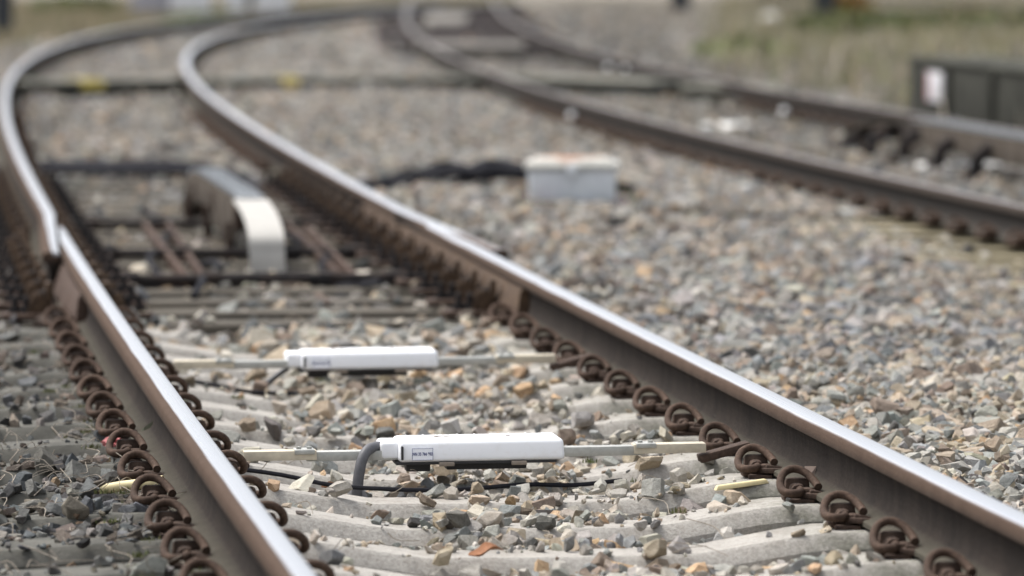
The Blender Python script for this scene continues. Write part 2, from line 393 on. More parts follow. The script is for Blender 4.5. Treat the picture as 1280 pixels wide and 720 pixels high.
def scatter(x, y, z, size, zone, hulls, tilt=.5, lift=None):
    """stones at the given points, returned as vertex, face and colour arrays"""
    n = len(x); which = rng.integers(0, len(hulls), n); vv, ff, cc = [], [], []; base = 0
    pw = {0: [.23, .13, .09, .17, .08, .04, .035, .12, .105], 1: [.22, .2, .04, .1, .16, .12, .02, .1, .04], 2: [.22, .12, .05, .18, .15, .07, .02, .12, .08]}
    ci = np.zeros(n, int)
    for zz in (0, 1, 2):
        m = zone == zz; ci[m] = rng.choice(len(PAL), m.sum(), p=np.array(pw[zz]) / sum(pw[zz]))
    col = PAL[ci] * rng.uniform(.78, 1.25, (n, 1)) * rng.normal(1, .018, (n, 3))
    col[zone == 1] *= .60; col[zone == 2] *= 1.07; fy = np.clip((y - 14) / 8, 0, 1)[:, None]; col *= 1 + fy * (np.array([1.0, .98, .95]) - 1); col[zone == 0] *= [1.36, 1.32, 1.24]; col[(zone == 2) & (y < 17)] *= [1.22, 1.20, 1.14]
    for hi_, (hv, hf) in enumerate(hulls):
        m = np.where(which == hi_)[0]; k_ = len(m)
        if not k_: continue
        a = rng.uniform(0, 2 * PI, k_); tl = rng.normal(0, tilt, k_); t2 = rng.normal(0, tilt, k_)
        ca, sa, ct, st, cu, su = np.cos(a), np.sin(a), np.cos(tl), np.sin(tl), np.cos(t2), np.sin(t2)
        Z0 = np.zeros(k_); O1 = np.ones(k_)
        Ra = np.array([[ca, -sa, Z0], [sa, ca, Z0], [Z0, Z0, O1]]).transpose(2, 0, 1)
        Rx = np.array([[O1, Z0, Z0], [Z0, ct, -st], [Z0, st, ct]]).transpose(2, 0, 1)
        Ry = np.array([[cu, Z0, su], [Z0, O1, Z0], [-su, Z0, cu]]).transpose(2, 0, 1)
        R = Rx @ Ry @ Ra
        sc = size[m][:, None] * rng.uniform(.8, 1.25, (k_, 3)) * .5
        P = np.einsum('kij,kvj->kvi', R, hv[None] * sc[:, None, :]) + np.stack([x[m], y[m], z[m]], 1)[:, None, :]
        nv = len(hv); vv.append(P.reshape(-1, 3))
        ff.append((hf[None] + (np.arange(k_) * nv)[:, None, None] + base).reshape(-1, 3)); base += k_ * nv
        cc.append(np.repeat(col[m], nv, 0))
    return np.concatenate(vv), np.concatenate(ff), np.concatenate(cc)
def on_sleeper(o, s):
    """half-width test against every sleeper of track 1; returns mask"""
    r = np.zeros(len(o), bool)
    for lst, hw, ho in ((SLEEP, .125, 1.3), (JOINT, .125, 1.3), (FARS, .125, 1.3)):
        a = np.array(lst); d = np.min(np.abs(s[:, None] - a[None]), 1); r |= (d < hw) & (np.abs(o) < ho)
    return r
def stones(y0, y1, dens, smin, smax, hulls, margin=.6, layer=0., fines=False):
    area_w = lambda y: .0912 * y + margin
    n = int(dens * (.0912 * (y0 + y1) + 2 * margin) * (y1 - y0))
    y = np.sqrt(rng.uniform(y0 ** 2, y1 ** 2, n)); x = rng.uniform(-1, 1, n) * area_w(y)
    yc = np.clip(y, _Y[0], _Y[-1]); o, s = off1(x, yc)
    size = np.clip(rng.lognormal(math.log((smin + smax) / 2 * .85), .36, n), smin * .62, smax * 1.5)
    big = rng.random(n) < (.02 if y0 > 17 else .004); size[big] *= 1.35
    g = bed(x, yc); on = on_sleeper(o, s)
    top = sl_top(o)
    # probability that a stone rests on a sleeper
    a = np.abs(o); cl = wob(x, y, 1.6, 2.) 
    pc = np.interp(y, [10, 12, 13, 14.5, 16, 18, 40], [.03, .05, .13, .22, .33, .6, .8]) * np.clip(1 + cl * 1.3, 0, 2.2) * np.where(y < 19, np.interp(o, [-.5, -.3, -.05, .1, .45], [.12, .35, 1, 1.15, .8]), 1)
    p = np.where(o > .93, .95, np.where(o < -.9, np.where(y < 12.2, .04, np.where(y < 14.5, .2, .08)), np.where(a > .5, np.where(y > 30, .5, .05), pc)))
    p = np.where((y > 19) & (y < 30) & (a < 1.3), np.clip(.16 + cl * .3, .02, 1), p)
    if fines: p = np.clip(p * 1.3 + .02 + .12 * cl, 0, 1)
    keep = ~on | (rng.random(n) < p)
    # leave the near left gaps a little emptier
    keep &= ~((o < -.9) & (y < 20) & ~on & (rng.random(n) < np.interp(y, [12.2, 12.7, 13.7, 14.4], [.8, .35, .35, .7])))
    keep &= ~((y > 19.6) & (y < 31) & (a < 1.25) & (rng.random(n) < .6))
    # clear of rails, feet and clips
    rd = np.minimum(np.abs(o - GH), np.abs(o + GH))
    keep &= ~((rd < .125) & on) & ~((rd < .072 + size * .35))
    ta = np.abs(x - xA(np.clip(y, 15, 110))); tb = np.abs(x - xB(np.clip(y, 15, 110)))
    keep &= (ta > .09) & (tb > .09)
    keep &= ~((x > .02) & (x < .66) & (y > 26.9) & (y < 29.4))
    xa, xb = xA(np.clip(y, 15, 110)), xB(np.clip(y, 15, 110))
    keep &= ~((x > xb + 1.3 + .5 * cl) & (rng.random(n) < .75))
    keep &= ~((o < -2.1 + .3 * cl) & (y > 36) & (rng.random(n) < .85))
    z = np.where(on, top + size * .20, g + rng.uniform(-.012, .014, n)) + layer
    # heaps in the middle between the rails
    z += np.where((a < .55) & ~on, np.clip(cl, -.6, 1) * .010 + np.interp(o, [-.3, 0, .35, .5], [0, .012, .012, 0]), 0)
    z = z - np.where((y > 19.6) & (y < 31) & (a < 1) & ~on, .012, 0)
    # crown of stones must not bury the rails
    lim = np.where(o < .8, -.165, -.125); z = np.minimum(z, lim)
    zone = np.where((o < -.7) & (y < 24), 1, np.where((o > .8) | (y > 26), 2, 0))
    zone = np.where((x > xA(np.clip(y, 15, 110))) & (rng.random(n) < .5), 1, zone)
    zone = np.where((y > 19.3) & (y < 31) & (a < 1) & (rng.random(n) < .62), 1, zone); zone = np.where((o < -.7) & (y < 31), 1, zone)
    k_ = keep
    return x[k_], y[k_], z[k_], size[k_], zone[k_]
B = []
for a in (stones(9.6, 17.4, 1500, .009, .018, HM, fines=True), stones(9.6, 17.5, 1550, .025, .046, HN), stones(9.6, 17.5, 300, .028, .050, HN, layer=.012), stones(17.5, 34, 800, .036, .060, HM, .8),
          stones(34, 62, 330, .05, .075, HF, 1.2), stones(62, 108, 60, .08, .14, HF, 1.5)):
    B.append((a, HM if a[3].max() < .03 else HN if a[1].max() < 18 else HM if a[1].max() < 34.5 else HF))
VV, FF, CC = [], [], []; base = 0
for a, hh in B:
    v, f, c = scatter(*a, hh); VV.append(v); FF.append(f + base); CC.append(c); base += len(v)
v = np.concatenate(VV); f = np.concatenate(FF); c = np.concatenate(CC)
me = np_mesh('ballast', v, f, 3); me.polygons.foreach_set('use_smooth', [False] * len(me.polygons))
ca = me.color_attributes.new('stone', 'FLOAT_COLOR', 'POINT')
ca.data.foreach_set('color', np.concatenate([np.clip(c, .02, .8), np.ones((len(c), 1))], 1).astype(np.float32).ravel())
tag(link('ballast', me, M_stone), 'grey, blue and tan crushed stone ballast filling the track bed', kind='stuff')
print('stones tris', len(f))

# ------------------------------------------------------------------ rails
PROF = [(0, 0), (.010, -.0003), (.022, -.0014), (.0285, -.0035), (.0325, -.0075), (.0348, -.013), (.0358, -.030), (.0352, -.036), (.030, -.0395), (.016, -.0445), (.0105, -.050),
        (.0085, -.062), (.008, -.085), (.0085, -.105), (.0125, -.122), (.020, -.130), (.040, -.138), (.066, -.1445), (.070, -.148), (.070, -.1585), (.066, -.159)]
PROF = PROF + [(-x, z) for x, z in PROF[::-1][:-1]]
def sweep(name, pts, m, clampf=None, shift=None, zoff=0, parent=None, ends=True, dull=None):
    """pts: list of (x, y, heading, along). clampf(i) -> (lo, hi) limits across; shift(i) -> sideways shift"""
    n = len(PROF); vs, ac, al, hg = [], [], [], []
    for i, (x, y, t, s) in enumerate(pts):
        lo, hi = clampf(i) if clampf else (-1, 1); sh = shift(i) if shift else 0
        for px, pz in PROF:
            q = min(max(px + sh, lo), hi)
            vs.append((x + q * math.cos(t), y - q * math.sin(t), pz + zoff)); ac.append(q - sh * .75); al.append(s); hg.append(pz - (dull(i) if dull else 0))
    fs = []
    for i in range(len(pts) - 1):
        for j in range(n):
            fs.append((i * n + j, i * n + (j + 1) % n, (i + 1) * n + (j + 1) % n, (i + 1) * n + j))
    me = bpy.data.meshes.new(name)
    caps = [tuple(range(n)), tuple(range((len(pts) - 1) * n, len(pts) * n))[::-1]] if ends else []
    me.from_pydata(vs, [], fs + caps)
    for nm, d in (('across', ac), ('along', al), ('hgt', hg)):
        a = me.attributes.new(nm, 'FLOAT', 'POINT'); a.data.foreach_set('value', d)
    bm = bmesh.new(); bm.from_mesh(me); bmesh.ops.recalc_face_normals(bm, faces=bm.faces[:]); bm.to_mesh(me); bm.free()
    smooth(me, 40)
    return link(name, me, m, parent)
SA, SB = 10.95, 13.8                                   # where the tapered rail ends overlap
def bound(s): return -.036 + .072 * min(1, max(0, (SB - s) / (SB - SA)))
def rail1(side, s0, s1, near, m, name='rail'):
    ss = np.concatenate([np.arange(s0, s1, .12 if s1 < 30 or s0 < 0 else .2), [s1]]); pts = []
    for s in ss:
        x, y, t = c1(s); pts.append((x + side * GH * math.cos(t), y - side * GH * math.sin(t), float(t), float(s)))
    def cl(i):
        s = ss[i]; b = bound(s)
        if near: return ((-1, b - .006) if s > SA - .6 else (-1, 1)) if side > 0 else ((-b + .006, 1) if s > SA - .6 else (-1, 1))
        return ((b + .004, 1) if s < SB + .3 else (-1, 1)) if side > 0 else ((-1, -b - .006) if s < SB + .3 else (-1, 1))
    def sh(i):
        s = ss[i]
        return 0 if near else side * (bound(s) + .036)
    if near and False: pass
    return sweep(name, pts, m, cl, sh, dull=(lambda i: .02 * min(1, max(0, (ss[i] - 12.3) / .7))) if near else (lambda i: .0105 * min(1, max(0, (12.6 - ss[i]) / .7))) if side > 0 else None)
tag(rail1(-1, -2.9, SB, True, M_railL), 'near left steel rail with polished top and brown rusty outer edge', 'rail', 'running rails')
tag(rail1(1, -2.9, SB, True, M_railR), 'near right steel rail with white polished top crossing to the right edge', 'rail', 'running rails')
tag(rail1(-1, SA - .15, 93, False, M_railL), 'far left curved rail whose square cut end lies beside the near left rail', 'rail', 'running rails')
tag(rail1(1, SA - .15, 93, False, M_railR), 'far right curved rail of the middle track ending behind the near right rail', 'rail', 'running rails')
def railp(P, y0, y1, m, name='rail', step=.5):
    pts = []; 
    for y in np.arange(y0, y1, step):
        x = float(np.polyval(P, y)); t = math.atan(float(np.polyval(np.polyder(P), y))); pts.append((x, y, t, float(y)))
    return sweep(name, pts, m)
tag(railp(PA, 14, 112, M_railB), 'dull brown left rail of the second track on the right', 'rail', 'running rails')
tag(railp(PB, 14, 112, M_railB), 'dull brown right rail of the second track nearest the dark wall', 'rail', 'running rails')
for j, (p, q, lab) in enumerate((((1040, 5), (1290, 22), 'blurred rail of a distant third track at the top right corner'), ((1040, -9), (1290, 5), 'farther blurred rail at the very top right corner'))):
    a_, b_ = at(*p, 0), at(*q, 0); d = (b_ - a_); t = math.atan2(d.x, d.y)
    pts = [(a_.x + d.x * u, a_.y + d.y * u, t, u * d.length) for u in np.linspace(-.5, 1.6, 12)]
    tag(sweep('rail', pts, M_railB), lab, 'rail', 'running rails')

# ------------------------------------------------------------------ sleepers
def sleeper_mesh(L=1.31, seg=44):
    bm = bmesh.new(); rows = []
    for i in range(seg + 1):
        x = -L + 2 * L * i / seg; z = float(sl_top(x)) ; w1 = .086 + .022 * float(np.interp(abs(x), [.3, .6], [0, 1])); w2 = w1 + .022; e = .007
        z += 0
        prof = [(-w2 - .012, -.34), (-w2, z - .035), (-w1 - .004, z - e), (-w1 + e, z), (w1 - e, z), (w1 + .004, z - e), (w2, z - .035), (w2 + .012, -.34)]
        rows.append([bm.verts.new((x, y, zz)) for y, zz in prof])
    for a, b in zip(rows, rows[1:]):
        for j in range(7): bm.faces.new((a[j], a[j + 1], b[j + 1], b[j]))
    bm.faces.new(rows[0]); bm.faces.new(rows[-1][::-1])
    bmesh.ops.recalc_face_normals(bm, faces=bm.faces[:])
    me = bpy.data.meshes.new('concrete_sleeper'); bm.to_mesh(me); bm.free(); smooth(me, 25); me.materials.append(M_conc); return me
SM = sleeper_mesh()
# cast shoulders moulded into the sleeper: parts of it
def shoulder_mesh():
    b = MB()
    b.box((-.030, 0, .004), (.058, .10, .010), .003); b.box((-.012, -.01, .018), (.030, .07, .020), .004, rot=Matrix.Rotation(.35, 3, 'Y'))                      # foot plate
    b.box((-.034, -.010, .024), (.040, .046, .036), .010, top=(.75, .8)); b.box((-.030, -.032, .028), (.066, .022, .050), .008, top=(.85, .8)); b.box((-.012, .012, .022), (.03, .035, .022), .005, rot=Matrix.Rotation(.5, 3, 'Z')); b.box((-.03, -.045, .012), (.05, .03, .02), .006)     # housing of the centre leg
    b.cyl((-.036, -.03, .024), (-.036, .018, .024), .016, 12)
    b.box((-.062, .004, .010), (.016, .05, .014), .004, rot=Matrix.Rotation(-.3, 3, 'Y'))
    b.box((-.020, .020, .014), (.022, .018, .022), .005)
    return b.mesh('shoulder', 40)
SHM = shoulder_mesh(); SHM.materials.append(M_cast)
FOOT = .071; SEAT = -.167
def seat_empty(parent_loc_rz, side_sign, rail_side): ...
def put_shoulders(sl, sides):
    for rs, io in sides:                                  # rail side (-1 left, 1 right), which side of that rail (-1 left of it, 1 right of it)
        x = rs * GH + io * FOOT
        o = bpy.data.objects.new('shoulder', SHM); C.objects.link(o); o.parent = sl
        o.location = (x, 0, SEAT); o.rotation_euler.z = 0 if io < 0 else PI
SIDES = [(-1, -1), (-1, 1), (1, -1), (1, 1)]
near_sorted = sorted(SLEEP)
vis = [s for s in near_sorted if s > -.4]
def rz_of(s): return -float(c1(s)[2])
for i, s in enumerate(vis):
    sl = link('concrete_sleeper', SM, None, None, P1(s, 0), (0, 0, rz_of(s)))
    wear = ('concrete sleeper with mossy raised ends' if i < 7 else 'concrete sleeper strewn with stones')
    tag(sl, '%s, %s from the bottom under the near rails' % (wear, ordn(i + 1)), 'sleeper', 'concrete sleepers under the near rails')
    put_shoulders(sl, SIDES if s > 0 else SIDES[:3])
def timber_mesh(L, name, m, hz=-.172):
    b = MB(); b.box((0, 0, hz - .08), (L, .24, .16), .012)
    me = b.mesh(name); me.materials.append(m); return me
TM = timber_mesh(2.7, 'timber_sleeper', M_timber, -.185)
for i, s in enumerate(JOINT):
    o = link('timber_sleeper', TM, None, None, P1(s, 0), (0, random.uniform(-.004, .004), rz_of(s) + random.uniform(-.01, .01)))
    tag(o, 'dark timber sleeper under the rail joint, %s from the front' % ordn(i + 1), 'sleeper', 'timber sleepers under the rail joint')
SMF = SM.copy(); SMF.materials.clear(); SMF.materials.append(plain('brown_stained_concrete', (.13, .112, .095), .9, 0, .4, 9, .1, .4))
for i, s in enumerate(FARS[:18]):
    o = link('concrete_sleeper', SMF, None, None, P1(s, 0, -.004), (0, 0, rz_of(s)))
    tag(o, 'half buried sleeper on the far curve, %s beyond the cables' % ordn(i + 1), 'sleeper', 'sleepers buried on the far curve')
T2 = []
for sd_ in (0,):
    y = 22.1; i = 0
    while y < 47:
        xm = float((xA(y) + xB(y)) / 2); hw = float(xB(y) - xA(y)) + 1.15
        me = timber_mesh(hw, 'timber_sleeper', M_timberY, -.186)
        o = link('timber_sleeper', me, None, None, (xm, y, 0), (0, 0, -hA(y)))
        i += 1; tag(o, 'yellowish timber sleeper of the second track, %s from the front' % ordn(i), 'sleeper', 'timber sleepers of the second track')
        y += .6
y = 62.5; i = 0
while y < 100:
    if not 64.5 < y < 66.3:
        xm = float((xA(y) + xB(y)) / 2); i += 1
        me = timber_mesh(float(xB(y) - xA(y)) + .9, 'timber_sleeper', M_timberD, -.1)
        o = link('timber_sleeper', me, None, None, (xm, y, 0), (0, 0, -hA(y)))
        tag(o, 'dark distant timber of the second track, %s from the crossing panel' % ordn(i), 'sleeper', 'dark distant timbers of the second track')
    y += 1.15

# ------------------------------------------------------------------ spring clips
def clip_mesh(n=12, sub=5):
    b = MB()
    b.tube([(-.034, -.030, .024), (-.034, .000, .024), (-.035, .028, .023), (-.042, .046, .021), (-.056, .052, .020), (-.070, .047, .020), (-.079, .032, .023),
            (-.081, .012, .032), (-.077, -.006, .046), (-.066, -.022, .059), (-.049, -.030, .067), (-.030, -.030, .067), (-.013, -.020, .060), (-.001, -.004, .049), (.006, .014, .039), (.008, .032, .033)], .0098, n, sub)
    if n < 8: b.box((-.035, 0, .02), (.08, .08, .03), .01); b.sph((-.03, .02, .04), .026, .8)
    for v_ in b.bm.verts: v_.co.z = v_.co.z * .98 + .005; v_.co.x *= .97
    return b.mesh('rail_clip', 50)
CLM = clip_mesh(); CLM.materials.append(M_clip)
CLF = clip_mesh(6, 2); CLF.materials.append(M_clip)
b = MB(); b.box((.008, .014, .0225), (.044, .062, .013), .0025, rot=Matrix.Rotation(.16, 3, 'Y')); b.box((.000, .046, .018), (.050, .020, .013), .003, rot=Matrix.Rotation(.5, 3, 'Z'))
PADM = b.mesh('toe_pad'); PADM.materials.append(M_cast)
def place_clip(loc, rz, io, label, group, far=False):
    """the front of the clip (cut ends) faces the camera side of the sleeper"""
    r = bpy.data.objects.new('rail_clip', CLF if far else CLM); C.objects.link(r)
    r.location = loc; r.rotation_euler = (random.uniform(-.05, .05), random.uniform(-.04, .04), rz + (0 if io < 0 else PI) + random.uniform(-.06, .06) + (PI if FLIP and io < 0 else 0))
    tag(r, label, 'clip', group)
    if not far:
        p = bpy.data.objects.new('toe_pad', PADM); C.objects.link(p); p.parent = r
FLIP = False
# the cut ends point to -v in the photograph (towards the camera): mirror the mesh along the track
for m_ in (CLM, CLF, PADM, SHM):
    for v_ in m_.vertices: v_.co.y = -v_.co.y
    m_.flip_normals()
def mirror_copy(m_):
    q = m_.copy()
    return q
for i, s in enumerate(vis):
    for rs, io in ((-1, -1), (-1, 1), (1, -1)):
        loc = P1(s, rs * GH + io * FOOT, SEAT)
        side = {(-1, -1): 'outer side of the near left rail', (-1, 1): 'inner side of the near left rail', (1, -1): 'inner side of the near right rail'}[(rs, io)]
        place_clip(loc, rz_of(s), io, 'rusty spring clip, %s, %s from bottom' % (side, ordn(i + 1)), 'rusty rail clips')
for rs in (-1, 1):
    for i, s in enumerate(FARS[:16]):
        place_clip(P1(s, rs * GH - rs * FOOT, SEAT), rz_of(s), -rs, 'brown clip inside the far curved %s rail, %s beyond the cables' % ('left' if rs < 0 else 'right', ordn(i + 1)), 'blurred clips on the far curve', True)
y = 22.1; i = 0
while y < 44:
    i += 1
    for P, h_, nm, y0 in ((PA, hA, 'left', 0), (PB, hB, 'right', 30)):
        if y < y0: continue
        x = float(np.polyval(P, y)); t = h_(y)
        place_clip((x - FOOT * math.cos(t), y + FOOT * math.sin(t), SEAT), -t, -1, 'brown clip of the second track %s rail, %s from the front' % (nm, ordn(i if y0 == 0 else i - 13)), 'blurred clips of the second track', True)
    y += .6

# ------------------------------------------------------------------ chairs of the rail joint
def chair(loc, rz, io, label):
    r = empty('rail_chair', loc, rz + (0 if io < 0 else PI)); tag(r, label, 'rail chair', 'bolted chairs of the rail joint')
    b = MB(); b.box((-.07, 0, .012), (.21, .15, .022), .004); b.build('base_plate', M_cast, r)
    b = MB(); bm = b.bm
    b.box((-.008, 0, .075), (.022, .10, .11), .004); b.box((-.045, -.035, .055), (.08, .014, .075), .003, top=(.4, 1)); b.box((-.045, .035, .055), (.08, .014, .075), .003, top=(.4, 1))
    b.build('brace', M_brown, r)
    for q in (-.125, -.085):
        b = MB(); b.cyl((q, 0, .02), (q, 0, .042), .024, 6); b.cyl((q, 0, .042), (q, 0, .075), .012, 8); b.sph((q, 0, .075), .013, .7)
        b.build('bolt', M_dark, r)
    b = MB(); b.cyl((-.03, 0, .088), (-.005, 0, .088), .02, 6); b.cyl((-.05, 0, .088), (-.02, 0, .088), .011, 8); b.build('bolt', M_dark, r)
    return r
proto = chair((0, 0, 0), 0, -1, 'x'); first = True
for rs, io, nm in ((-1, -1, 'outer side of the left rail joint'), (-1, 1, 'inner side of the left rail joint'), (1, -1, 'inner side of the right rail joint')):
    for i, s in enumerate(JOINT[:18]):
        c_ = proto if first else copy_tree(proto); first = False
        ex = .04 if (io * rs > 0 and s < SB) else 0
        c_.location = P1(s, rs * GH + io * (FOOT + ex), SEAT - .005); c_.rotation_euler.z = rz_of(s) + (0 if io < 0 else PI)
        c_['label'] = 'dark bolted chair, %s, %s from the front' % (nm, ordn(i + 1))
# side plates stiffening the overlapping rails
for rs, io, s0, s1, m_, lab in ((1, -1, 9.15, 15.5, M_brown, 'long brown rusty side plate bolted inside the right rail joint'), (-1, -1, 9.0, 11.0, M_redrust, 'pale brown rusty plate standing against the outer web of the left rail'),
                                (-1, 1, 10.6, 16.5, M_dark, 'greasy black slide plate inside the left rail joint')):
    bm = bmesh.new(); rows = []
    for s in np.arange(s0, s1, .15):
        f0 = min(1, (s - s0) / .25 + .15)
        rows.append([bm.verts.new(P1(s, rs * GH + io * q, zz)) for q, zz in ((.008, -.043), (.034, -.045), (.042, -.060), (.046 + .02 * f0, -.135), (.046 + .02 * f0, -.148), (.008, -.148))])
    for a, b_ in zip(rows, rows[1:]):
        for j in range(6): bm.faces.new((a[j], a[(j + 1) % 6], b_[(j + 1) % 6], b_[j]))
    bm.faces.new(rows[0]); bm.faces.new(rows[-1][::-1]); bmesh.ops.recalc_face_normals(bm, faces=bm.faces[:])
    me = bpy.data.meshes.new('side_plate'); bm.to_mesh(me); bm.free(); smooth(me)
    tag(link('side_plate', me, m_), lab, 'side plate')

# ------------------------------------------------------------------ the two white sensors
def text_mesh(txt, size, name):
    cu = bpy.data.curves.new(name, 'FONT'); cu.body = txt; cu.size = size; cu.extrude = .0003; cu.offset = .00022; cu.space_character = 1.08; cu.align_x = 'CENTER'; cu.align_y = 'CENTER'
    ob = bpy.data.objects.new(name, cu); C.objects.link(ob)
    dg = bpy.context.evaluated_depsgraph_get(); me = bpy.data.meshes.new_from_object(ob.evaluated_get(dg)); bpy.data.objects.remove(ob); return me
def sensor(s, label, hose, tilt=0):
    o0 = P1(s, -.015); r = empty('track_sensor', o0, rz_of(s)); tag(r, label, 'sensor', 'white track sensors')
    r.rotation_euler.y = -tilt
    # box
    b = MB(); b.box((.0125, .012, -.115), (.415, .19, .052), .011, top=(.985, .93), seg=4)
    hb = b.build('housing', M_white, r, ang=60)
    b = MB(); b.box((-.213, -.002, -.113), (.048, .12, .044), .009, seg=4); b.build('connector', M_white, r, ang=60)
    b = MB(); b.box((-.185, -.081, -.118), (.006, .012, .034), .002); b.build('latch', M_baseplate, r)
    b = MB()
    for q in range(9): b.box((-.16 + q * .043, .012, -.0885), (.0035, .15, .0022), .0005)
    b.build('rib', M_white, r)
    for q in (-.09, .09):
        b = MB(); b.cyl((q, .03, -.0895), (q, .03, -.0865), .006, 10); b.box((q + .02, .034, -.0884), (.03, .012, .0012)); b.build('screw', M_tab, r)
    b = MB(); b.box((.0, .012, -.1445), (.40, .17, .008), .002); b.box((.03, .0, -.156), (.20, .06, .02), .003); b.box((-.14, .0, -.158), (.06, .06, .022), .003); b.build('base_plate', M_baseplate, r)
    for q in (-.075, .105):
        b = MB(); b.box((q, -.082, -.147), (.038, .012, .010), .002); b.cyl((q, -.088, -.145), (q, -.0895, -.145), .003, 8); b.build('bracket', M_tab, r)
    # bar that carries the box: two cream ends and a galvanised middle
    b = MB(); b.box((0, -.035, -.1150), (.84, .044, .004), .001); b.box((0, -.058, -.1245), (.84, .004, .023), .001); b.build('bar', M_galv, r)
    for q in (-1, 1):
        b = MB(); b.box((q * .485, -.035, -.1115), (.18, .050, .005), .001); b.box((q * .485, -.0625, -.1205), (.18, .006, .023), .001); b.build('bar_end', M_cream, r)
        b = MB(); b.box((q * .425, -.040, -.112), (.05, .062, .012), .002); b.cyl((q * .412, -.045, -.108), (q * .412, -.045, -.100), .007, 6); b.cyl((q * .438, -.045, -.108), (q * .438, -.045, -.100), .007, 6); b.build('splice', M_galv, r)
        b = MB(); b.box((q * .625, -.03, -.134), (.13, .06, .02), .003, rot=Matrix.Rotation(q * -.25, 3, 'Y')); b.build('rail_clamp', M_cast, r)
    # label
    b = MB(); b.box((-.135, -.0842, -.121), (.052, .0012, .030)); lb = b.build('serial_label', M_label, r)
    b = MB()
    for c_, d_ in (((-.135, -.0851, -.1065), (.052, .0006, .0009)), ((-.135, -.0851, -.1355), (.052, .0006, .0009)), ((-.1605, -.0851, -.121), (.0009, .0006, .03)), ((-.1095, -.0851, -.121), (.0009, .0006, .03))): b.box(c_, d_)
    b.build('border', M_ink, lb)
    tm = text_mesh('NN 35 766 902', .0072, 'lettering'); tm.transform(Matrix.Diagonal((1.0, 1.45, 1, 1)))
    t = link('lettering', tm, M_ink, lb, (-.135, -.0853, -.121), (PI / 2, 0, 0)); 
    if hose:
        b = MB(); b.tube([(-.225, -.02, -.107), (-.250, -.045, -.105), (-.272, -.072, -.112), (-.286, -.086, -.135), (-.293, -.092, -.165), (-.298, -.094, -.20), (-.302, -.094, -.26)], .0135, 14, 5)
        b.build('hose', M_hose, r, ang=60)
    else:
        b = MB(); b.tube([(-.20, .03, -.12), (-.24, .03, -.15), (-.30, .0, -.19), (-.34, -.02, -.22)], .009, 8, 4); b.build('hose', M_hose, r)
    return r
sensor(3.98, 'nearer white rectangular sensor with a thick grey hose, on a bar between the rails', True, .008)
sensor(6.98, 'farther white rectangular sensor without visible hose, on a bar between the rails', False, .008)
for k_, (s, lab) in enumerate(((3.87, 'thin black cable lying on the sleeper below the nearer white sensor'), (6.78, 'thin black cable lying on the sleeper below the farther white sensor'))):
    b = MB(); pts = []
    for q in np.linspace(-.62, .35, 9):
        pts.append(P1(s + .05 * math.sin(q * 7 + k_), q, float(sl_top(q)) + .012 + .003 * math.sin(q * 19)))
    b.tube(pts, .0055, 8, 4); tag(b.build('cable', M_cable), lab, 'cable')

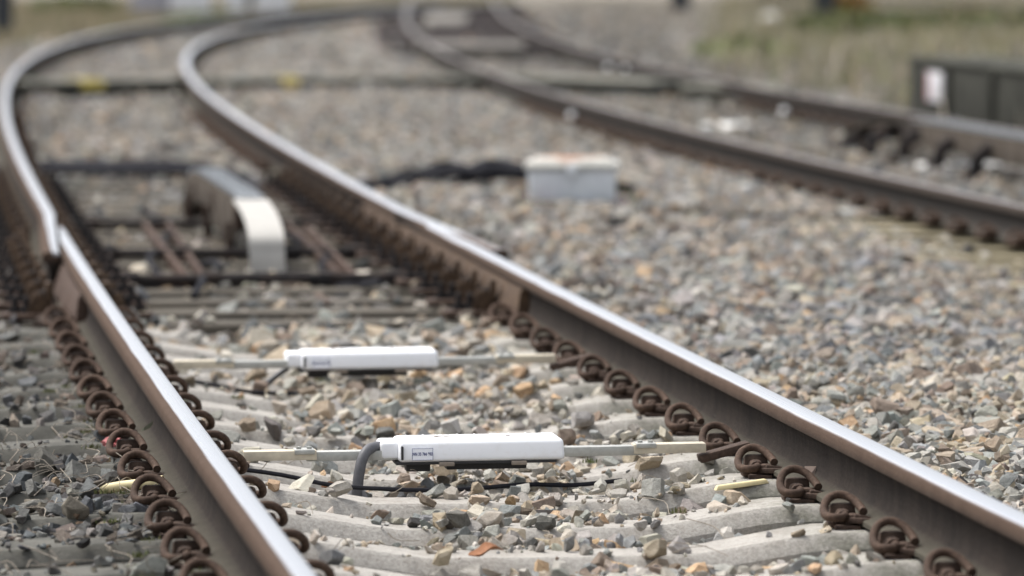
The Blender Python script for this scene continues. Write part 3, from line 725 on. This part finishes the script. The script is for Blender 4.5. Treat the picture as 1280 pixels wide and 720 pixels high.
# ------------------------------------------------------------------ arched contact ramps
def ramp(path, width, label, covers, cm=None, thin=False, reverse=False, rz=0):
    """path: list of world points along the top centre line"""
    r = empty('contact_ramp', path[0]); tag(r, label, 'contact ramp', 'contact ramps between the rails'); o0 = Vector(path[0])
    P = [p - o0 for p in spline(path, 8)]
    def strip(i0, i1, half, dz0, dz1, name, m, rows_w=None):
        bm = bmesh.new(); R = []
        for i in range(i0, i1 + 1):
            p = P[i]; t = (P[min(i + 1, len(P) - 1)] - P[max(i - 1, 0)]).normalized(); sd_ = Vector((t.y, -t.x, 0))
            sd_ = sd_.normalized() if sd_.length > .05 else LS[0]; LS[0] = sd_; nn = sd_.cross(t).normalized()
            if nn.z < 0 and abs(nn.z) > .2: nn = -nn
            R.append([bm.verts.new(p + sd_ * a + nn * c) for a, c in ((-half, dz1), (-half, dz0), (half, dz0), (half, dz1))])
        for a, b_ in zip(R, R[1:]):
            for j in range(4): bm.faces.new((a[j], a[(j + 1) % 4], b_[(j + 1) % 4], b_[j]))
        bm.faces.new(R[0]); bm.faces.new(R[-1][::-1]); bmesh.ops.recalc_face_normals(bm, faces=bm.faces[:])
        me = bpy.data.meshes.new(name); bm.to_mesh(me); bm.free(); smooth(me, 30); return link(name, me, m, r)
    LS = [Vector((1, 0, 0))]; n = len(P) - 1
    (c0, c1_) = covers
    a, b_ = int(n * c0), int(n * c1_)
    if b_ > a: strip(a, b_, width / 2, 0, -.012, 'end_cover', cm or M_croc)
    m0, m1 = (b_, n) if c0 == 0 else (0, a)
    strip(m0, m1, width / 2 * .9, -.004, -.03, 'bar', M_side)
    # ridged contact strip: many small ridges, one part
    b = MB()
    for i in range(m0, m1):
        for u in (0, .5):
            p = P[i].lerp(P[i + 1], u); t = (P[i + 1] - P[i]).normalized()
            if abs(t.z) > .75: continue
            q = t.to_track_quat('Y', 'Z').to_matrix()
            for sgn in (-1, 1): b.box(p + q @ Vector((sgn * width * .2, 0, .004)), (width * .44, .014, .014), rot=q @ Matrix.Rotation(sgn * .5, 3, 'Z'))
    b.build('ridges', M_mesh, r)
    # side skirt: battered boards closing the flank
    for s_ in (-1, 1):
        for i in range(m0 + 1, m1 - 4, 4):
            p, q_ = P[i], P[min(i + 4, len(P) - 1)]
            if min(p.z, q_.z) + o0.z < .0: continue
            t = (q_ - p).normalized(); sd_ = Vector((t.y, -t.x, 0)).normalized() * (width * .42 * s_); hh = .13 if thin else random.uniform(.11, .20)
            b = MB(); b.box((p + q_) / 2 + sd_ + Vector((0, 0, -hh / 2 - .02)), (.012, (q_ - p).length * .97, hh), .003, rot=Matrix.Rotation(-math.atan2(t.x, t.y), 3, 'Z')); b.build('side_board', M_side, r)
    # legs
    for i in ([] if thin else range(m0 + 4, m1 - 3, 14)):
        b = MB(); p = P[i]
        if p.z + o0.z < -.05: continue
        b.tube([p + Vector((0, 0, -.03)), p + Vector((-.03, .02, -.10)), p + Vector((-.06, .03, -.18)), (p.x - .07, p.y + .03, -.235 - o0.z)], .018, 8, 3); b.build('leg', M_dark, r)
        b = MB(); b.box((p.x - .01, p.y - .3, p.z - .08), (.05, .16, .10), .01); b.cyl((p.x - .06, p.y - .3, p.z - .1), (p.x - .06, p.y - .3, -.22 - o0.z), .014, 8); b.build('support', M_cast, r)
        b = MB(); b.box((p.x, p.y, -.20 - o0.z), (.22, .09, .03), .004); b.build('foot', M_cast, r)
    if thin:
        for i in range(20, n - 12, 9):
            b = MB(); p = P[i]
            b.tube([p + Vector((.02, 0, -.06)), p + Vector((-.05, -.04, -.075)), p + Vector((-.13, -.06, -.12)), p + Vector((-.15, -.06, -.19)), (p.x - .15, p.y - .06, -.25 - o0.z)], .040, 8, 3); b.build('leg', M_dark, r)
            b = MB(); b.box((p.x - .10, p.y, -.20 - o0.z), (.30, .12, .03), .004); b.cyl((p.x - .2, p.y, -.19 - o0.z), (p.x - .2, p.y, -.13 - o0.z), .022, 6); b.build('foot', M_cast, r)
    return r
f0 = at(334, 346, -.205); f1 = at(333, 296, -.035)
d1 = Vector((math.sin(-.117), math.cos(-.117), 0))
yy = lambda z: z
path = [f0, f0 + Vector((0, .012, .09)), Vector((f0.x, f0.y, -.035)) + d1 * .06, Vector((f0.x, f0.y, .02)) + d1 * .32, Vector((f0.x, f0.y, .055)) + d1 * .75, Vector((f0.x, f0.y, .068)) + d1 * 1.2,
        Vector((f0.x, f0.y, .07)) + d1 * 2.0, Vector((f0.x, f0.y, .07)) + d1 * 2.9, Vector((f0.x, f0.y, .068)) + d1 * 3.75, Vector((f0.x, f0.y, .03)) + d1 * 4.25, Vector((f0.x, f0.y, -.06)) + d1 * 4.6, Vector((f0.x, f0.y, -.2)) + d1 * 4.8]
ramp(path, .142, 'grey arched contact ramp with smooth pale front cover between the middle rails', (0, .42))
g0 = at(1190, 156, .07); d2 = Vector((math.sin(-.11), math.cos(-.11), 0))
path = [g0 + d2 * -4.2 + Vector((0, 0, 0)), g0 + d2 * -3, g0 + d2 * -2, g0 + d2 * -1, g0, g0 + d2 * 1.0 + Vector((0, 0, -.008)), g0 + d2 * 2.0 + Vector((0, 0, -.04)), g0 + d2 * 2.9 + Vector((0, 0, -.10)), g0 + d2 * 3.4 + Vector((0, 0, -.2)), g0 + d2 * 3.5 + Vector((0, 0, -.28))]
ramp(path, .15, 'brown arched contact ramp on dark curved legs between the second track rails', (.56, .985), plain('brown_ramp_end', (.07, .06, .05), .85, 0, .4, 9, .15), True)
pl = at(1200, 208, -.17)
b = MB(); b.box((0, 0, 0), (.46, .30, .03), .004); tag(b.build('cover_plate', M_litter, None, pl, (0, 0, .1)), 'pale flat cover plate under the ramp of the second track', 'cover plate')

for i, (o_, s0, s1, lab) in enumerate(((-.30, 10.9, 14.6, 'loose black hose lying left of the arched ramp'), (-.18, 12.2, 16.8, 'second loose black hose close to the left flank of the arched ramp'), (.36, 11.2, 14.8, 'loose black hose lying right of the arched ramp'))):
    b = MB(); b.tube([P1(s0 + (s1 - s0) * u, o_ + .07 * math.sin(u * 9 + i), -.17 + .03 * math.sin(u * 13 + i)) for u in np.linspace(0, 1, 10)], .014, 7, 4); tag(b.build('hose', M_cable), lab, 'hose')
for i, (s_, lab) in enumerate(((11.6, 'nearest of the thin dark tie rods crossing under the arched ramp'), (13.4, 'middle of the thin dark tie rods crossing under the arched ramp'), (15.8, 'farthest of the thin dark tie rods crossing under the arched ramp'))):
    b = MB(); b.cyl(P1(s_, -.66, -.15), P1(s_, .66, -.15), .018, 8)
    for q in (-.5, -.2, .25, .5): b.cyl(P1(s_, q - .03, -.15), P1(s_, q + .03, -.15), .032, 6)
    tag(b.build('tie_rod', M_dark), lab, 'tie rod', 'tie rods of the rail joint')
# rusty longitudinal bars beside the ramp
for (a_, b_), (c_, e_), lab in ((((181, 284), (232, 350)), ((208, 280), (254, 350)), 'pair of rusty parallel steel bars left of the arched ramp'), (((360, 284), (424, 347)), ((384, 288), (444, 350)), 'pair of rusty parallel steel bars right of the arched ramp')):
    p0, p1 = at(*b_, -.165), at(*a_, -.165); q0, q1 = at(*e_, -.165), at(*c_, -.165)
    r = empty('guide_bars', (p0 + q0) / 2); tag(r, lab, 'guide bars', 'rusty bars beside the ramp'); o0 = r.location.copy()
    for u, v_ in ((p0, p1), (q0, q1)):
        d = v_ - u; b = MB(); b.box((u + v_) / 2 - o0, (.022, d.length, .05), .003, rot=Matrix.Rotation(-math.atan2(d.x, d.y), 3, 'Z')); b.build('bar', M_redrust, r)
    for t in (.03, .3, .6, .9):
        u, v_ = p0.lerp(p1, t) - o0, q0.lerp(q1, t) - o0
        b = MB(); b.cyl(u + Vector((0, 0, .005)), v_ + Vector((0, 0, .005)), .011, 8); b.cyl(u - Vector((.02, 0, -.005)), u + Vector((0, 0, .005)), .022, 6); b.build('bolt', M_cast, r)
# black steel cross beam in front of the ramp
a_, b_ = at(150, 357, -.19), at(395, 352, -.19); d = b_ - a_
b = MB(); b.box((0, 0, 0), (d.length, .16, .06), .006); b.box((0, .085, .02), (d.length, .012, .05), .002)
tag(b.build('steel_sleeper', M_dark, None, (a_ + b_) / 2 + Vector((0, 0, -.01)), (0, 0, math.atan2(d.y, d.x))), 'black steel cross beam lying in front of the arched ramp', 'cross beam')

# ------------------------------------------------------------------ junction box and its cables
jb = at(716, 246, -.15); r = empty('junction_box', jb + Vector((0, .15, 0)), -.03); tag(r, 'white plastic junction box with a rust stained lid on the ballast', 'junction box')
b = MB(); b.box((0, 0, .045), (.43, .30, .19), .02, top=(1.04, 1.04), seg=3)
for q in (-.14, 0, .14): b.box((q, -.155, .05), (.014, .014, .13), .003)
b.build('body', M_jbox, r, ang=50)
b = MB(); b.box((0, 0, .158), (.485, .36, .034), .012, top=(.97, .95), seg=3); b.box((0, 0, .183), (.40, .27, .022), .008, top=(.96, .94)); b.build('lid', M_jlid, r, ang=50)
b = MB(); b.cyl((-.21, .02, .09), (-.27, .02, .09), .02, 10); b.build('gland', M_cable, r)
b = MB(); b.cyl((.21, .02, .05), (.30, .02, .03), .022, 10); b.build('gland', M_cable, r)
b = MB(); b.box((.0, -.188, .135), (.05, .02, .05), .004); b.build('latch', M_jbox, r)
L_ = [at(656, 214, -.09), at(610, 217, -.10), at(560, 222, -.12), at(510, 231, -.15), at(470, 240, -.17)]
for i in range(15):
    b = MB(); pts = [p + Vector((random.uniform(-.03, .03), random.uniform(-.9, 1.1) * (.25 + .75 * min(1, j / 2)) * (1 if j < 4 else .4), random.uniform(-.02, .05))) for j, p in enumerate(L_)]
    pts[0] = L_[0] + Vector((.05, random.uniform(-.08, .08), random.uniform(-.05, .03)))
    end = pts[-1]; m1 = P1(20.0 + random.uniform(-.3, .3), .72, -.19); pts += [m1, P1(21.6 + random.uniform(-.7, .7), .35, -.14), P1(22.0 + random.uniform(-.8, .8), -.1, -.14), P1(22.2 + random.uniform(-.7, .7), -.62, -.15), P1(22.4, -1.15, -.2)]
    b.tube(pts, random.uniform(.010, .020), 6, 4)
    tag(b.build('cable', M_cable), 'black rubber cable in the loose bundle running from the junction box under the middle track', 'cable', 'black cables running from the junction box')

# ------------------------------------------------------------------ cable trough crossing the tracks
def trough(p, q, label, yel=None, z=-.06, hgt=.17):
    a_, b_ = at(*p, z), at(*q, z); d = b_ - a_; r = empty('cable_trough', (a_ + b_) / 2, math.atan2(d.y, d.x)); tag(r, label, 'cable trough', 'cable troughs crossing the tracks')
    b = MB(); b.box((0, 0, -hgt / 2 - .02), (d.length, .30, hgt), .008); b.build('trough', M_moss, r)
    nL = max(1, int(d.length / .55)); 
    for i in range(nL):
        b = MB(); b.box(((i + .5) / nL * d.length - d.length / 2, 0, 0), (d.length / nL - .012, .34, .035), .006); b.build('lid', M_trough, r)
    for y0, y1 in (yel or []):
        b = MB(); u0, u1 = (y0 - p[0]) / (q[0] - p[0]) - .5, (y1 - p[0]) / (q[0] - p[0]) - .5
        b.box(((u0 + u1) / 2 * d.length, -.02, -.022), ((u1 - u0) * d.length, .325, .085), .004); b.build('yellow_band', M_yel, r)
    return r
trough((24, 103), (226, 100), 'mossy cable trough with yellow band between the far middle rails', [(90, 118)])
trough((256, 100), (606, 97), 'long mossy cable trough with yellow patches between the two tracks', [(346, 366)])
trough((650, 96), (835, 103), 'mossy cable trough between the rails of the second track')
trough((870, 108), (980, 112), 'dark cable trough at the outer side of the second track')
for (p, q, lab) in (((522, 55), (655, 55), 'pale flat crossing panel across the distant second track'), ((532, 22), (584, 22), 'small pale panel between the rails at the top of the second track')):
    a_, b_ = at(*p, -.03), at(*q, -.03); d = b_ - a_
    b = MB(); b.box((0, 0, -.03), (d.length, 2.2 if p[1] > 40 else 9, .06), .01); tag(b.build('crossing_panel', M_panel, None, (a_ + b_) / 2, (0, 0, 0)), lab, 'crossing panel')

# ------------------------------------------------------------------ wall with sign
a_, b_ = at(1135, 68, .27), at(1280, 85, .27); d = (b_ - a_).normalized(); a_ = a_; b2 = a_ + d * 9
t = math.atan2(d.y, d.x); r = empty('concrete_wall', (a_ + b2) / 2, t); r.location.z = 0
tag(r, 'low dark mossy concrete wall beside the second track at the right edge', 'wall')
L = (b2 - a_).length
b = MB(); b.box((0, .32, -.02), (L, .62, .50), .02); b.build('wall', M_moss, r)
b = MB(); b.box((0, .33, .245), (L + .02, .68, .03), .012); b.build('coping', plain('coping_concrete', (.06, .06, .05), .95, 0, .7, 3, .05), r)
for q in range(1, 5):
    b = MB(); b.box((-L / 2 + q * 1.7, .0, -.02), (.10, .05, .48), .012); b.build('buttress', M_moss, r)
c_ = at(1190, 106, .07); u = (c_ - r.location).dot(Vector((d.x, d.y, 0)))
tag_ = MB(); tag_.box((0, 0, 0), (.62, .016, .22), .003); sg = tag_.build('sign', M_sign, None, (c_.x, c_.y, .05), (0, 0, t))
n_ = Vector((-d.y, d.x, 0)); base_ = a_ + d * ((c_ - a_).dot(d)); sg.location = Vector((base_.x, base_.y, .055)) + n_ * -.012 * 1
b = MB(); b.box((-.25, -.009, 0), (.06, .006, .21)); b.build('red_stripe', M_signr, sg)
tag(sg, 'small pale rectangular sign on the dark mossy wall at the right', 'sign')

# ------------------------------------------------------------------ far things
def mast(p, wd, label, hgt=7):
    g = at(*p, -.22); r = empty('catenary_mast', g); tag(r, label, 'mast', 'dark masts behind the tracks')
    b = MB(); b.box((0, -wd * .45, hgt / 2), (wd, .02, hgt)); b.box((0, wd * .45, hgt / 2), (wd, .02, hgt)); b.box((0, 0, hgt / 2), (.02, wd * .88, hgt)); b.build('post', M_mast, r)
    b = MB(); b.box((0, 0, .0), (wd * 1.5, wd * 1.5, .1), .02); b.build('foundation', M_moss, r)
mast((1031, 32), .34, 'dark steel mast standing in the grass at the top right')
mast((851, 17), .34, 'faint dark mast at the top edge right of centre')
mast((4, 44), .26, 'dark steel mast in the grass at the top left corner')
mast((312, 12), .16, 'thin dark post between the white cabinets at the top left')
for (px, wd, m_, lab) in ((188, .68, M_cab, 'grey lineside cabinet, leftmost at the top edge'), (239, .72, M_cabw, 'wide white lineside cabinet right of the grey cabinet'), (295, .36, M_cabw, 'narrow white lineside cabinet left of the thin dark post'), (341, .64, M_cabw, 'white lineside cabinet right of the thin dark post')):
    g = at(px, 19, -.22); r = empty('lineside_cabinet', g); tag(r, lab, 'cabinet', 'lineside cabinets')
    b = MB(); b.box((0, 0, .68), (wd, .5, 1.3), .02); b.build('body', m_, r)
    b = MB(); b.box((0, 0, 1.35), (wd + .08, .58, .06), .01); b.build('roof', m_, r)
    b = MB(); b.box((0, 0, .0), (wd + .04, .54, .12), .01); b.build('plinth', M_trough, r)
    b = MB(); b.box((0, -.258, .70), (wd * .86, .016, 1.12), .004); dd = b.build('door', m_, r); b = MB(); b.box((wd * .3, -.275, .7), (.02, .03, .14), .004); b.build('handle', M_mast, dd)
# white dots added to stand for blurred bright glints, then litter
for (px, py, z, sz, lab) in ((714, 146, -.08, .05, 'white dot standing for a glint by the left rail of the second track'), (980, 141, -.12, .055, 'white dot standing for a glint beside the right rail of the second track'), (760, 86, -.05, .055, 'left one of two white glint dots on the distant right rail'), (781, 87, -.05, .045, 'right one of two white glint dots on the distant right rail')):
    b = MB(); b.cyl((0, 0, 0), (0, 0, sz * .5), sz * .5, 16, sz * .42); b.sph((0, 0, sz * .5), sz * .42, .5, 14)
    tag(b.build('white_glint', M_glint, None, at(px, py, z), (random.uniform(-.2, .2), .1, 0)), lab, 'cap', 'white glint dots on the second track')
def shard(name, loc, sz, m_, lab, cat, seed, flat=.3, group=None, rz=None):
    v, f = hull(11, seed); me = bpy.data.meshes.new(name); v = v * np.array([sz[0], sz[1], sz[2]]) * .5 / np.abs(v).max(0)
    me.from_pydata([tuple(q) for q in v], [], [tuple(int(z) for z in q) for q in f]); 
    return tag(link(name, me, m_, None, loc, (0, random.uniform(-.1, .1), rz if rz is not None else random.uniform(-.3, .3))), lab, cat, group)
for i, (px, py, sx_, lab) in enumerate(((885, 157, .13, 'left piece of white litter between the second track rails'), (909, 157, .09, 'middle piece of white litter between the second track rails'), (935, 156, .15, 'right and largest piece of white litter between the second track rails'))):
    shard('paper_scrap', at(px, py, -.17), (sx_, .3, .04), M_litter, lab, 'litter', 700 + i, group='white litter on the second track')
shard('pale_slab', at(458, 354, -.19), (.13, .22, .03), M_litter, 'small dull white slab right of the arched ramp', 'slab', 801, rz=-.4)
shard('pale_slab', at(497, 343, -.185), (.13, .16, .035), M_litter, 'brighter white slab near the right rail joint', 'slab', 802)
shard('pale_slab', at(965, 22, -.1), (.30, .6, .16), M_litter, 'white blurred slab in the grass left of the dark mast', 'slab', 803)
# yellow tube, sliver, leaf, foil, stone on the foot
a_, b_ = at(118, 614, -.172), at(182, 604, -.150)
b = MB(); b.tube([a_, a_.lerp(b_, .5) + Vector((0, 0, .002)), b_, b_ + (b_ - a_) * .35], .0125, 14, 4); tag(b.build('plastic_tube', M_tube, ang=60), 'pale yellow plastic tube stuck under a clip at the left rail', 'tube')
a_, b_ = at(893, 611, -.182), at(960, 600, -.165); d = b_ - a_
b = MB(); b.box((0, 0, 0), (d.length, .022, .012), .003, top=(.9, .6)); tag(b.build('wood_sliver', M_tube, None, (a_ + b_) / 2, (0, -.1, math.atan2(d.y, d.x))), 'yellow wooden sliver between sleepers by the right rail', 'sliver')
def leaf(p, z, sz, m_, lab, cat='leaf'):
    bm = bmesh.new(); bmesh.ops.create_grid(bm, x_segments=8, y_segments=6, size=1)
    for v_ in bm.verts:
        t = v_.co.x; v_.co.y *= .55 * math.sqrt(max(0.02, 1 - t * t)); v_.co.z = .25 * v_.co.y ** 2 * 4 + .12 * math.sin(t * 4) + random.uniform(-.03, .03)
        v_.co *= sz
    r_ = bmesh.ops.extrude_face_region(bm, geom=bm.faces[:]); 
    for q in r_['geom']:
        if isinstance(q, bmesh.types.BMVert): q.co.z -= .0012
    bmesh.ops.recalc_face_normals(bm, faces=bm.faces[:])
    me = bpy.data.meshes.new('dry_leaf'); bm.to_mesh(me); bm.free(); smooth(me)
    tag(link('dry_leaf', me, m_, None, at(*p, z), (.15, -.2, random.uniform(-.3, .5))), lab, cat)
leaf((607, 690), -.195, .040, M_leafdry, 'curled orange dead leaf on the second sleeper from the bottom')
leaf((411, 607), -.20, .020, M_leafdry, 'tiny reddish dead leaf left below the nearer sensor')
leaf((797, 361), -.13, .028, M_leafdry, 'small orange leaf on the ballast right of the near right rail')
def crumple(p, z, sz, m_, name, lab, seed):
    bm = bmesh.new(); bmesh.ops.create_icosphere(bm, subdivisions=3, radius=1); rr = random.Random(seed)
    for v_ in bm.verts:
        v_.co *= sz * (.7 + rr.uniform(-.28, .35)); v_.co.z *= .45
    me = bpy.data.meshes.new(name); bm.to_mesh(me); bm.free(); tag(link(name, me, m_, None, at(*p, z)), lab, 'litter')
crumple((23, 396), -.165, .05, M_foil, 'foil_scrap', 'crumpled lilac foil scrap on the sleepers at the left edge', 3)
crumple((10, 424), -.165, .03, M_foil, 'foil_scrap', 'smaller crumpled foil scrap below the lilac one at the left', 4)
crumple((143, 553), -.155, .035, M_pink, 'plastic_scrap', 'pink plastic scrap caught under a clip of the left rail', 5)
shard('loose_stone', at(903, 521, -.125), (.042, .034, .03), plain('dark_stone', (.06, .055, .045), .9, 0, .3, 40), 'dark loose stone lying on the foot of the near right rail', 'stone', 905)
shard('loose_stone', at(186, 535, -.13), (.04, .03, .035), plain('mossy_stone', (.07, .075, .05), .9, 0, .4, 40), 'dark mossy stone lying on the foot of the near left rail', 'stone', 906)
shard('loose_stone', at(216, 592, -.14), (.022, .02, .014), plain('pebble_stone', (.16, .17, .17), .9, 0, .3, 40), 'small grey pebble lying on the foot of the near left rail', 'stone', 907)
shard('loose_stone', at(1012, 590, -.125), (.034, .028, .03), plain('brown_stone', (.16, .12, .10), .9, 0, .3, 40), 'brown stone wedged in a clip of the near right rail', 'stone', 908)
shard('large_stone', at(470, 534, -.20), (.065, .05, .042), plain('grey_green_stone', (.20, .21, .18), .9, 0, .25, 40), 'large grey green stone left behind the nearer white sensor', 'stone', 909)

# ------------------------------------------------------------------ dry twigs, moss, grass and weeds
def blades(n, fx, lab, name, h0, h1, wd, cols, m_=M_grass, curl=.5):
    x, y, z = fx(n); n = len(x); hh = rng.uniform(h0, h1, n); a = rng.uniform(0, 2 * PI, n); le = rng.uniform(.05, curl, n) * hh; b_ = rng.uniform(0, 2 * PI, n)
    dx, dy = np.cos(a) * wd, np.sin(a) * wd; lx, ly = np.cos(b_) * le, np.sin(b_) * le
    P = np.stack([np.stack([x - dx, y - dy, z], 1), np.stack([x + dx, y + dy, z], 1), np.stack([x + dx * .8 + lx * .4, y + dy * .8 + ly * .4, z + hh * .6], 1), np.stack([x - dx * .8 + lx * .4, y - dy * .8 + ly * .4, z + hh * .6], 1), np.stack([x + lx, y + ly, z + hh], 1)], 1)
    v = P.reshape(-1, 3); i0 = np.arange(n) * 5
    f = np.concatenate([np.stack([i0, i0 + 1, i0 + 2], 1), np.stack([i0, i0 + 2, i0 + 3], 1), np.stack([i0 + 3, i0 + 2, i0 + 4], 1)])
    me = np_mesh(name, v, f, 3); cols = np.array(cols); patch = wob(x, y, .35, 4.) * .9 + rng.normal(0, .5, n)
    ci = np.clip(((patch + 1.3) / 2.6 * len(cols)).astype(int), 0, len(cols) - 1); c = cols[ci] * rng.uniform(.7, 1.3, (n, 1))
    ca = me.color_attributes.new('stone', 'FLOAT_COLOR', 'POINT'); ca.data.foreach_set('color', np.concatenate([np.repeat(c, 5, 0), np.ones((n * 5, 1))], 1).astype(np.float32).ravel())
    return link(name, me, m_)
def left_field(n):
    y = rng.uniform(40, 125, n); x = rng.uniform(-12, 3, n); o, s = off1(x, np.clip(y, 0, _Y[-1])); k_ = (o < -1.7) | ((y > 104) & (x < 0)); x, y = x[k_], y[k_]
    return x, y, bed(x, np.clip(y, 0, _Y[-1])) - .02
def right_field(n):
    y = rng.uniform(36, 125, n); x = rng.uniform(0, 13, n); k_ = (x > xB(np.clip(y, 12, 110)) + 1.1 + .5 * wob(x, y, .7)) & (wob(x, y, .5, 1.) > -.55 + .4 * (y < 60)); x, y = x[k_], y[k_]
    return x, y, bed(x, np.clip(y, 0, _Y[-1])) - .02
GC = [(.13, .15, .07), (.22, .20, .11), (.30, .25, .16), (.34, .28, .20), (.18, .18, .09), (.26, .21, .14)]
tag(blades(34000, left_field, '', 'grass', .08, .28, .012, GC), 'short green and straw coloured grass at the top left', kind='stuff')
def pale_field(n):
    x, y, z = right_field(n); k_ = x < .041 * y - .2; return x[k_], y[k_], z[k_]
def green_field(n):
    x, y, z = right_field(n); k_ = x > .041 * y - .4 + .5 * wob(x, y, .4); return x[k_], y[k_], z[k_]
tag(blades(30000, pale_field, '', 'grass', .04, .16, .010, [(.34, .31, .27), (.30, .27, .22), (.37, .34, .30), (.24, .21, .16)]), 'dry pale stubble on the gravel beyond the second track', kind='stuff')
tag(blades(46000, green_field, '', 'grass', .06, .30, .012, [(.17, .19, .08), (.33, .30, .23), (.24, .23, .12), (.37, .33, .27), (.29, .26, .14), (.32, .24, .16)]), 'yellow green grass and low weeds at the top right', kind='stuff')
def weed(p, rad, hgt, n, label, cols):
    g = at(*p, -.21); r = empty('weed_clump', g); tag(r, label, 'weeds', 'weed clumps behind the second track')
    th = rng.uniform(0, 2 * PI, n); rr = rad * np.sqrt(rng.random(n)); x = rr * np.cos(th); y = rr * np.sin(th); z = rng.uniform(0, 1, n) ** .8 * hgt * (1 - .6 * (rr / rad) ** 2)
    q = rng.normal(size=(n, 3, 3)); q *= .035 + .025 * rng.random((n, 1, 1)); v = (np.stack([x, y, z], 1)[:, None] + q).reshape(-1, 3)
    me = np_mesh('foliage', v, np.arange(n * 3).reshape(-1, 3), 3); cols = np.array(cols); c = cols[rng.integers(0, len(cols), n)] * rng.uniform(.6, 1.4, (n, 1))
    ca = me.color_attributes.new('stone', 'FLOAT_COLOR', 'POINT'); ca.data.foreach_set('color', np.concatenate([np.repeat(c, 3, 0), np.ones((n * 3, 1))], 1).astype(np.float32).ravel())
    link('foliage', me, M_grass, r)
    b = MB()
    for j in range(9):
        a = random.uniform(0, 2 * PI); e = rad * random.uniform(.2, .8); b.tube([(0, 0, 0), (e * .4 * math.cos(a), e * .4 * math.sin(a), hgt * .5), (e * math.cos(a), e * math.sin(a), hgt * random.uniform(.6, 1))], .008, 5, 2)
    b.build('stem', M_twig, r)
GR = [(.07, .10, .03), (.12, .14, .05), (.05, .07, .02), (.16, .15, .07)]
for p, rad, hgt, lab, cc_ in (((1060, 48), .9, .42, 'green weed clump just right of the dark mast', GR), ((1058, 30), .45, .6, 'orange brown weed clump against the dark mast', [(.38, .2, .05), (.26, .16, .06), (.14, .12, .05)]),
                              ((1130, 44), 1.0, .35, 'olive weed clump above the left end of the dark wall', GR), ((1200, 36), 1.0, .30, 'brown green weed clump above the middle of the dark wall', GR + [(.2, .13, .08)]),
                              ((1262, 42), .9, .30, 'low green weed clump above the wall at the right edge', GR), ((930, 75), .6, .25, 'low light green weed clump left of the dark wall', [(.17, .2, .08), (.22, .22, .12)]),
                              ((95, 12), .9, .3, 'dark green weed clump in the grass at the top left', GR), ((260, 33), .7, .2, 'pale green weed strip under the white cabinets', [(.2, .24, .1)])):
    weed(p, rad, hgt, 700, lab, cc_)
# low moss cushions and fine dry twigs around the left rail
b = MB()
for i in range(380):
    s = rng.uniform(-.2, 8.8); o = rng.uniform(-1.45, -.86) if i < 330 else rng.uniform(-.6, .5); z = max(float(sl_top(o)), -.2) + .006
    p = P1(s, o, z); a = random.uniform(0, 2 * PI); L = random.uniform(.03, .13)
    b.tube([p, p + Vector((math.cos(a) * L * .5, math.sin(a) * L * .5, random.uniform(.0, .03))), p + Vector((math.cos(a + .5) * L, math.sin(a + .5) * L, random.uniform(-.005, .035)))], .0011, 4, 3)
tag(b.build('dry_twigs', M_twig), 'fine dry twigs and stalks strewn left of the near left rail', kind='stuff')
def moss_pts(n):
    s = rng.uniform(-.2, 8.8, n); o = np.where(rng.random(n) < .7, rng.uniform(-.98, -.84, n), rng.uniform(-1.3, .9, n)); c = rng.integers(0, 60, n); s = s[c % n]; o = o[c % n]
    s = s + rng.normal(0, .012, n); o = o + rng.normal(0, .012, n)
    P = np.array([P1(float(a), float(q), 0)[:] for a, q in zip(s, o)]); return P[:, 0], P[:, 1], np.maximum(sl_top(o), -.19) - .002
tag(blades(2200, moss_pts, '', 'moss', .004, .014, .0014, [(.09, .11, .035), (.12, .13, .05), (.14, .13, .06)]), 'small green moss and weed sprouts around the left clips', kind='stuff')
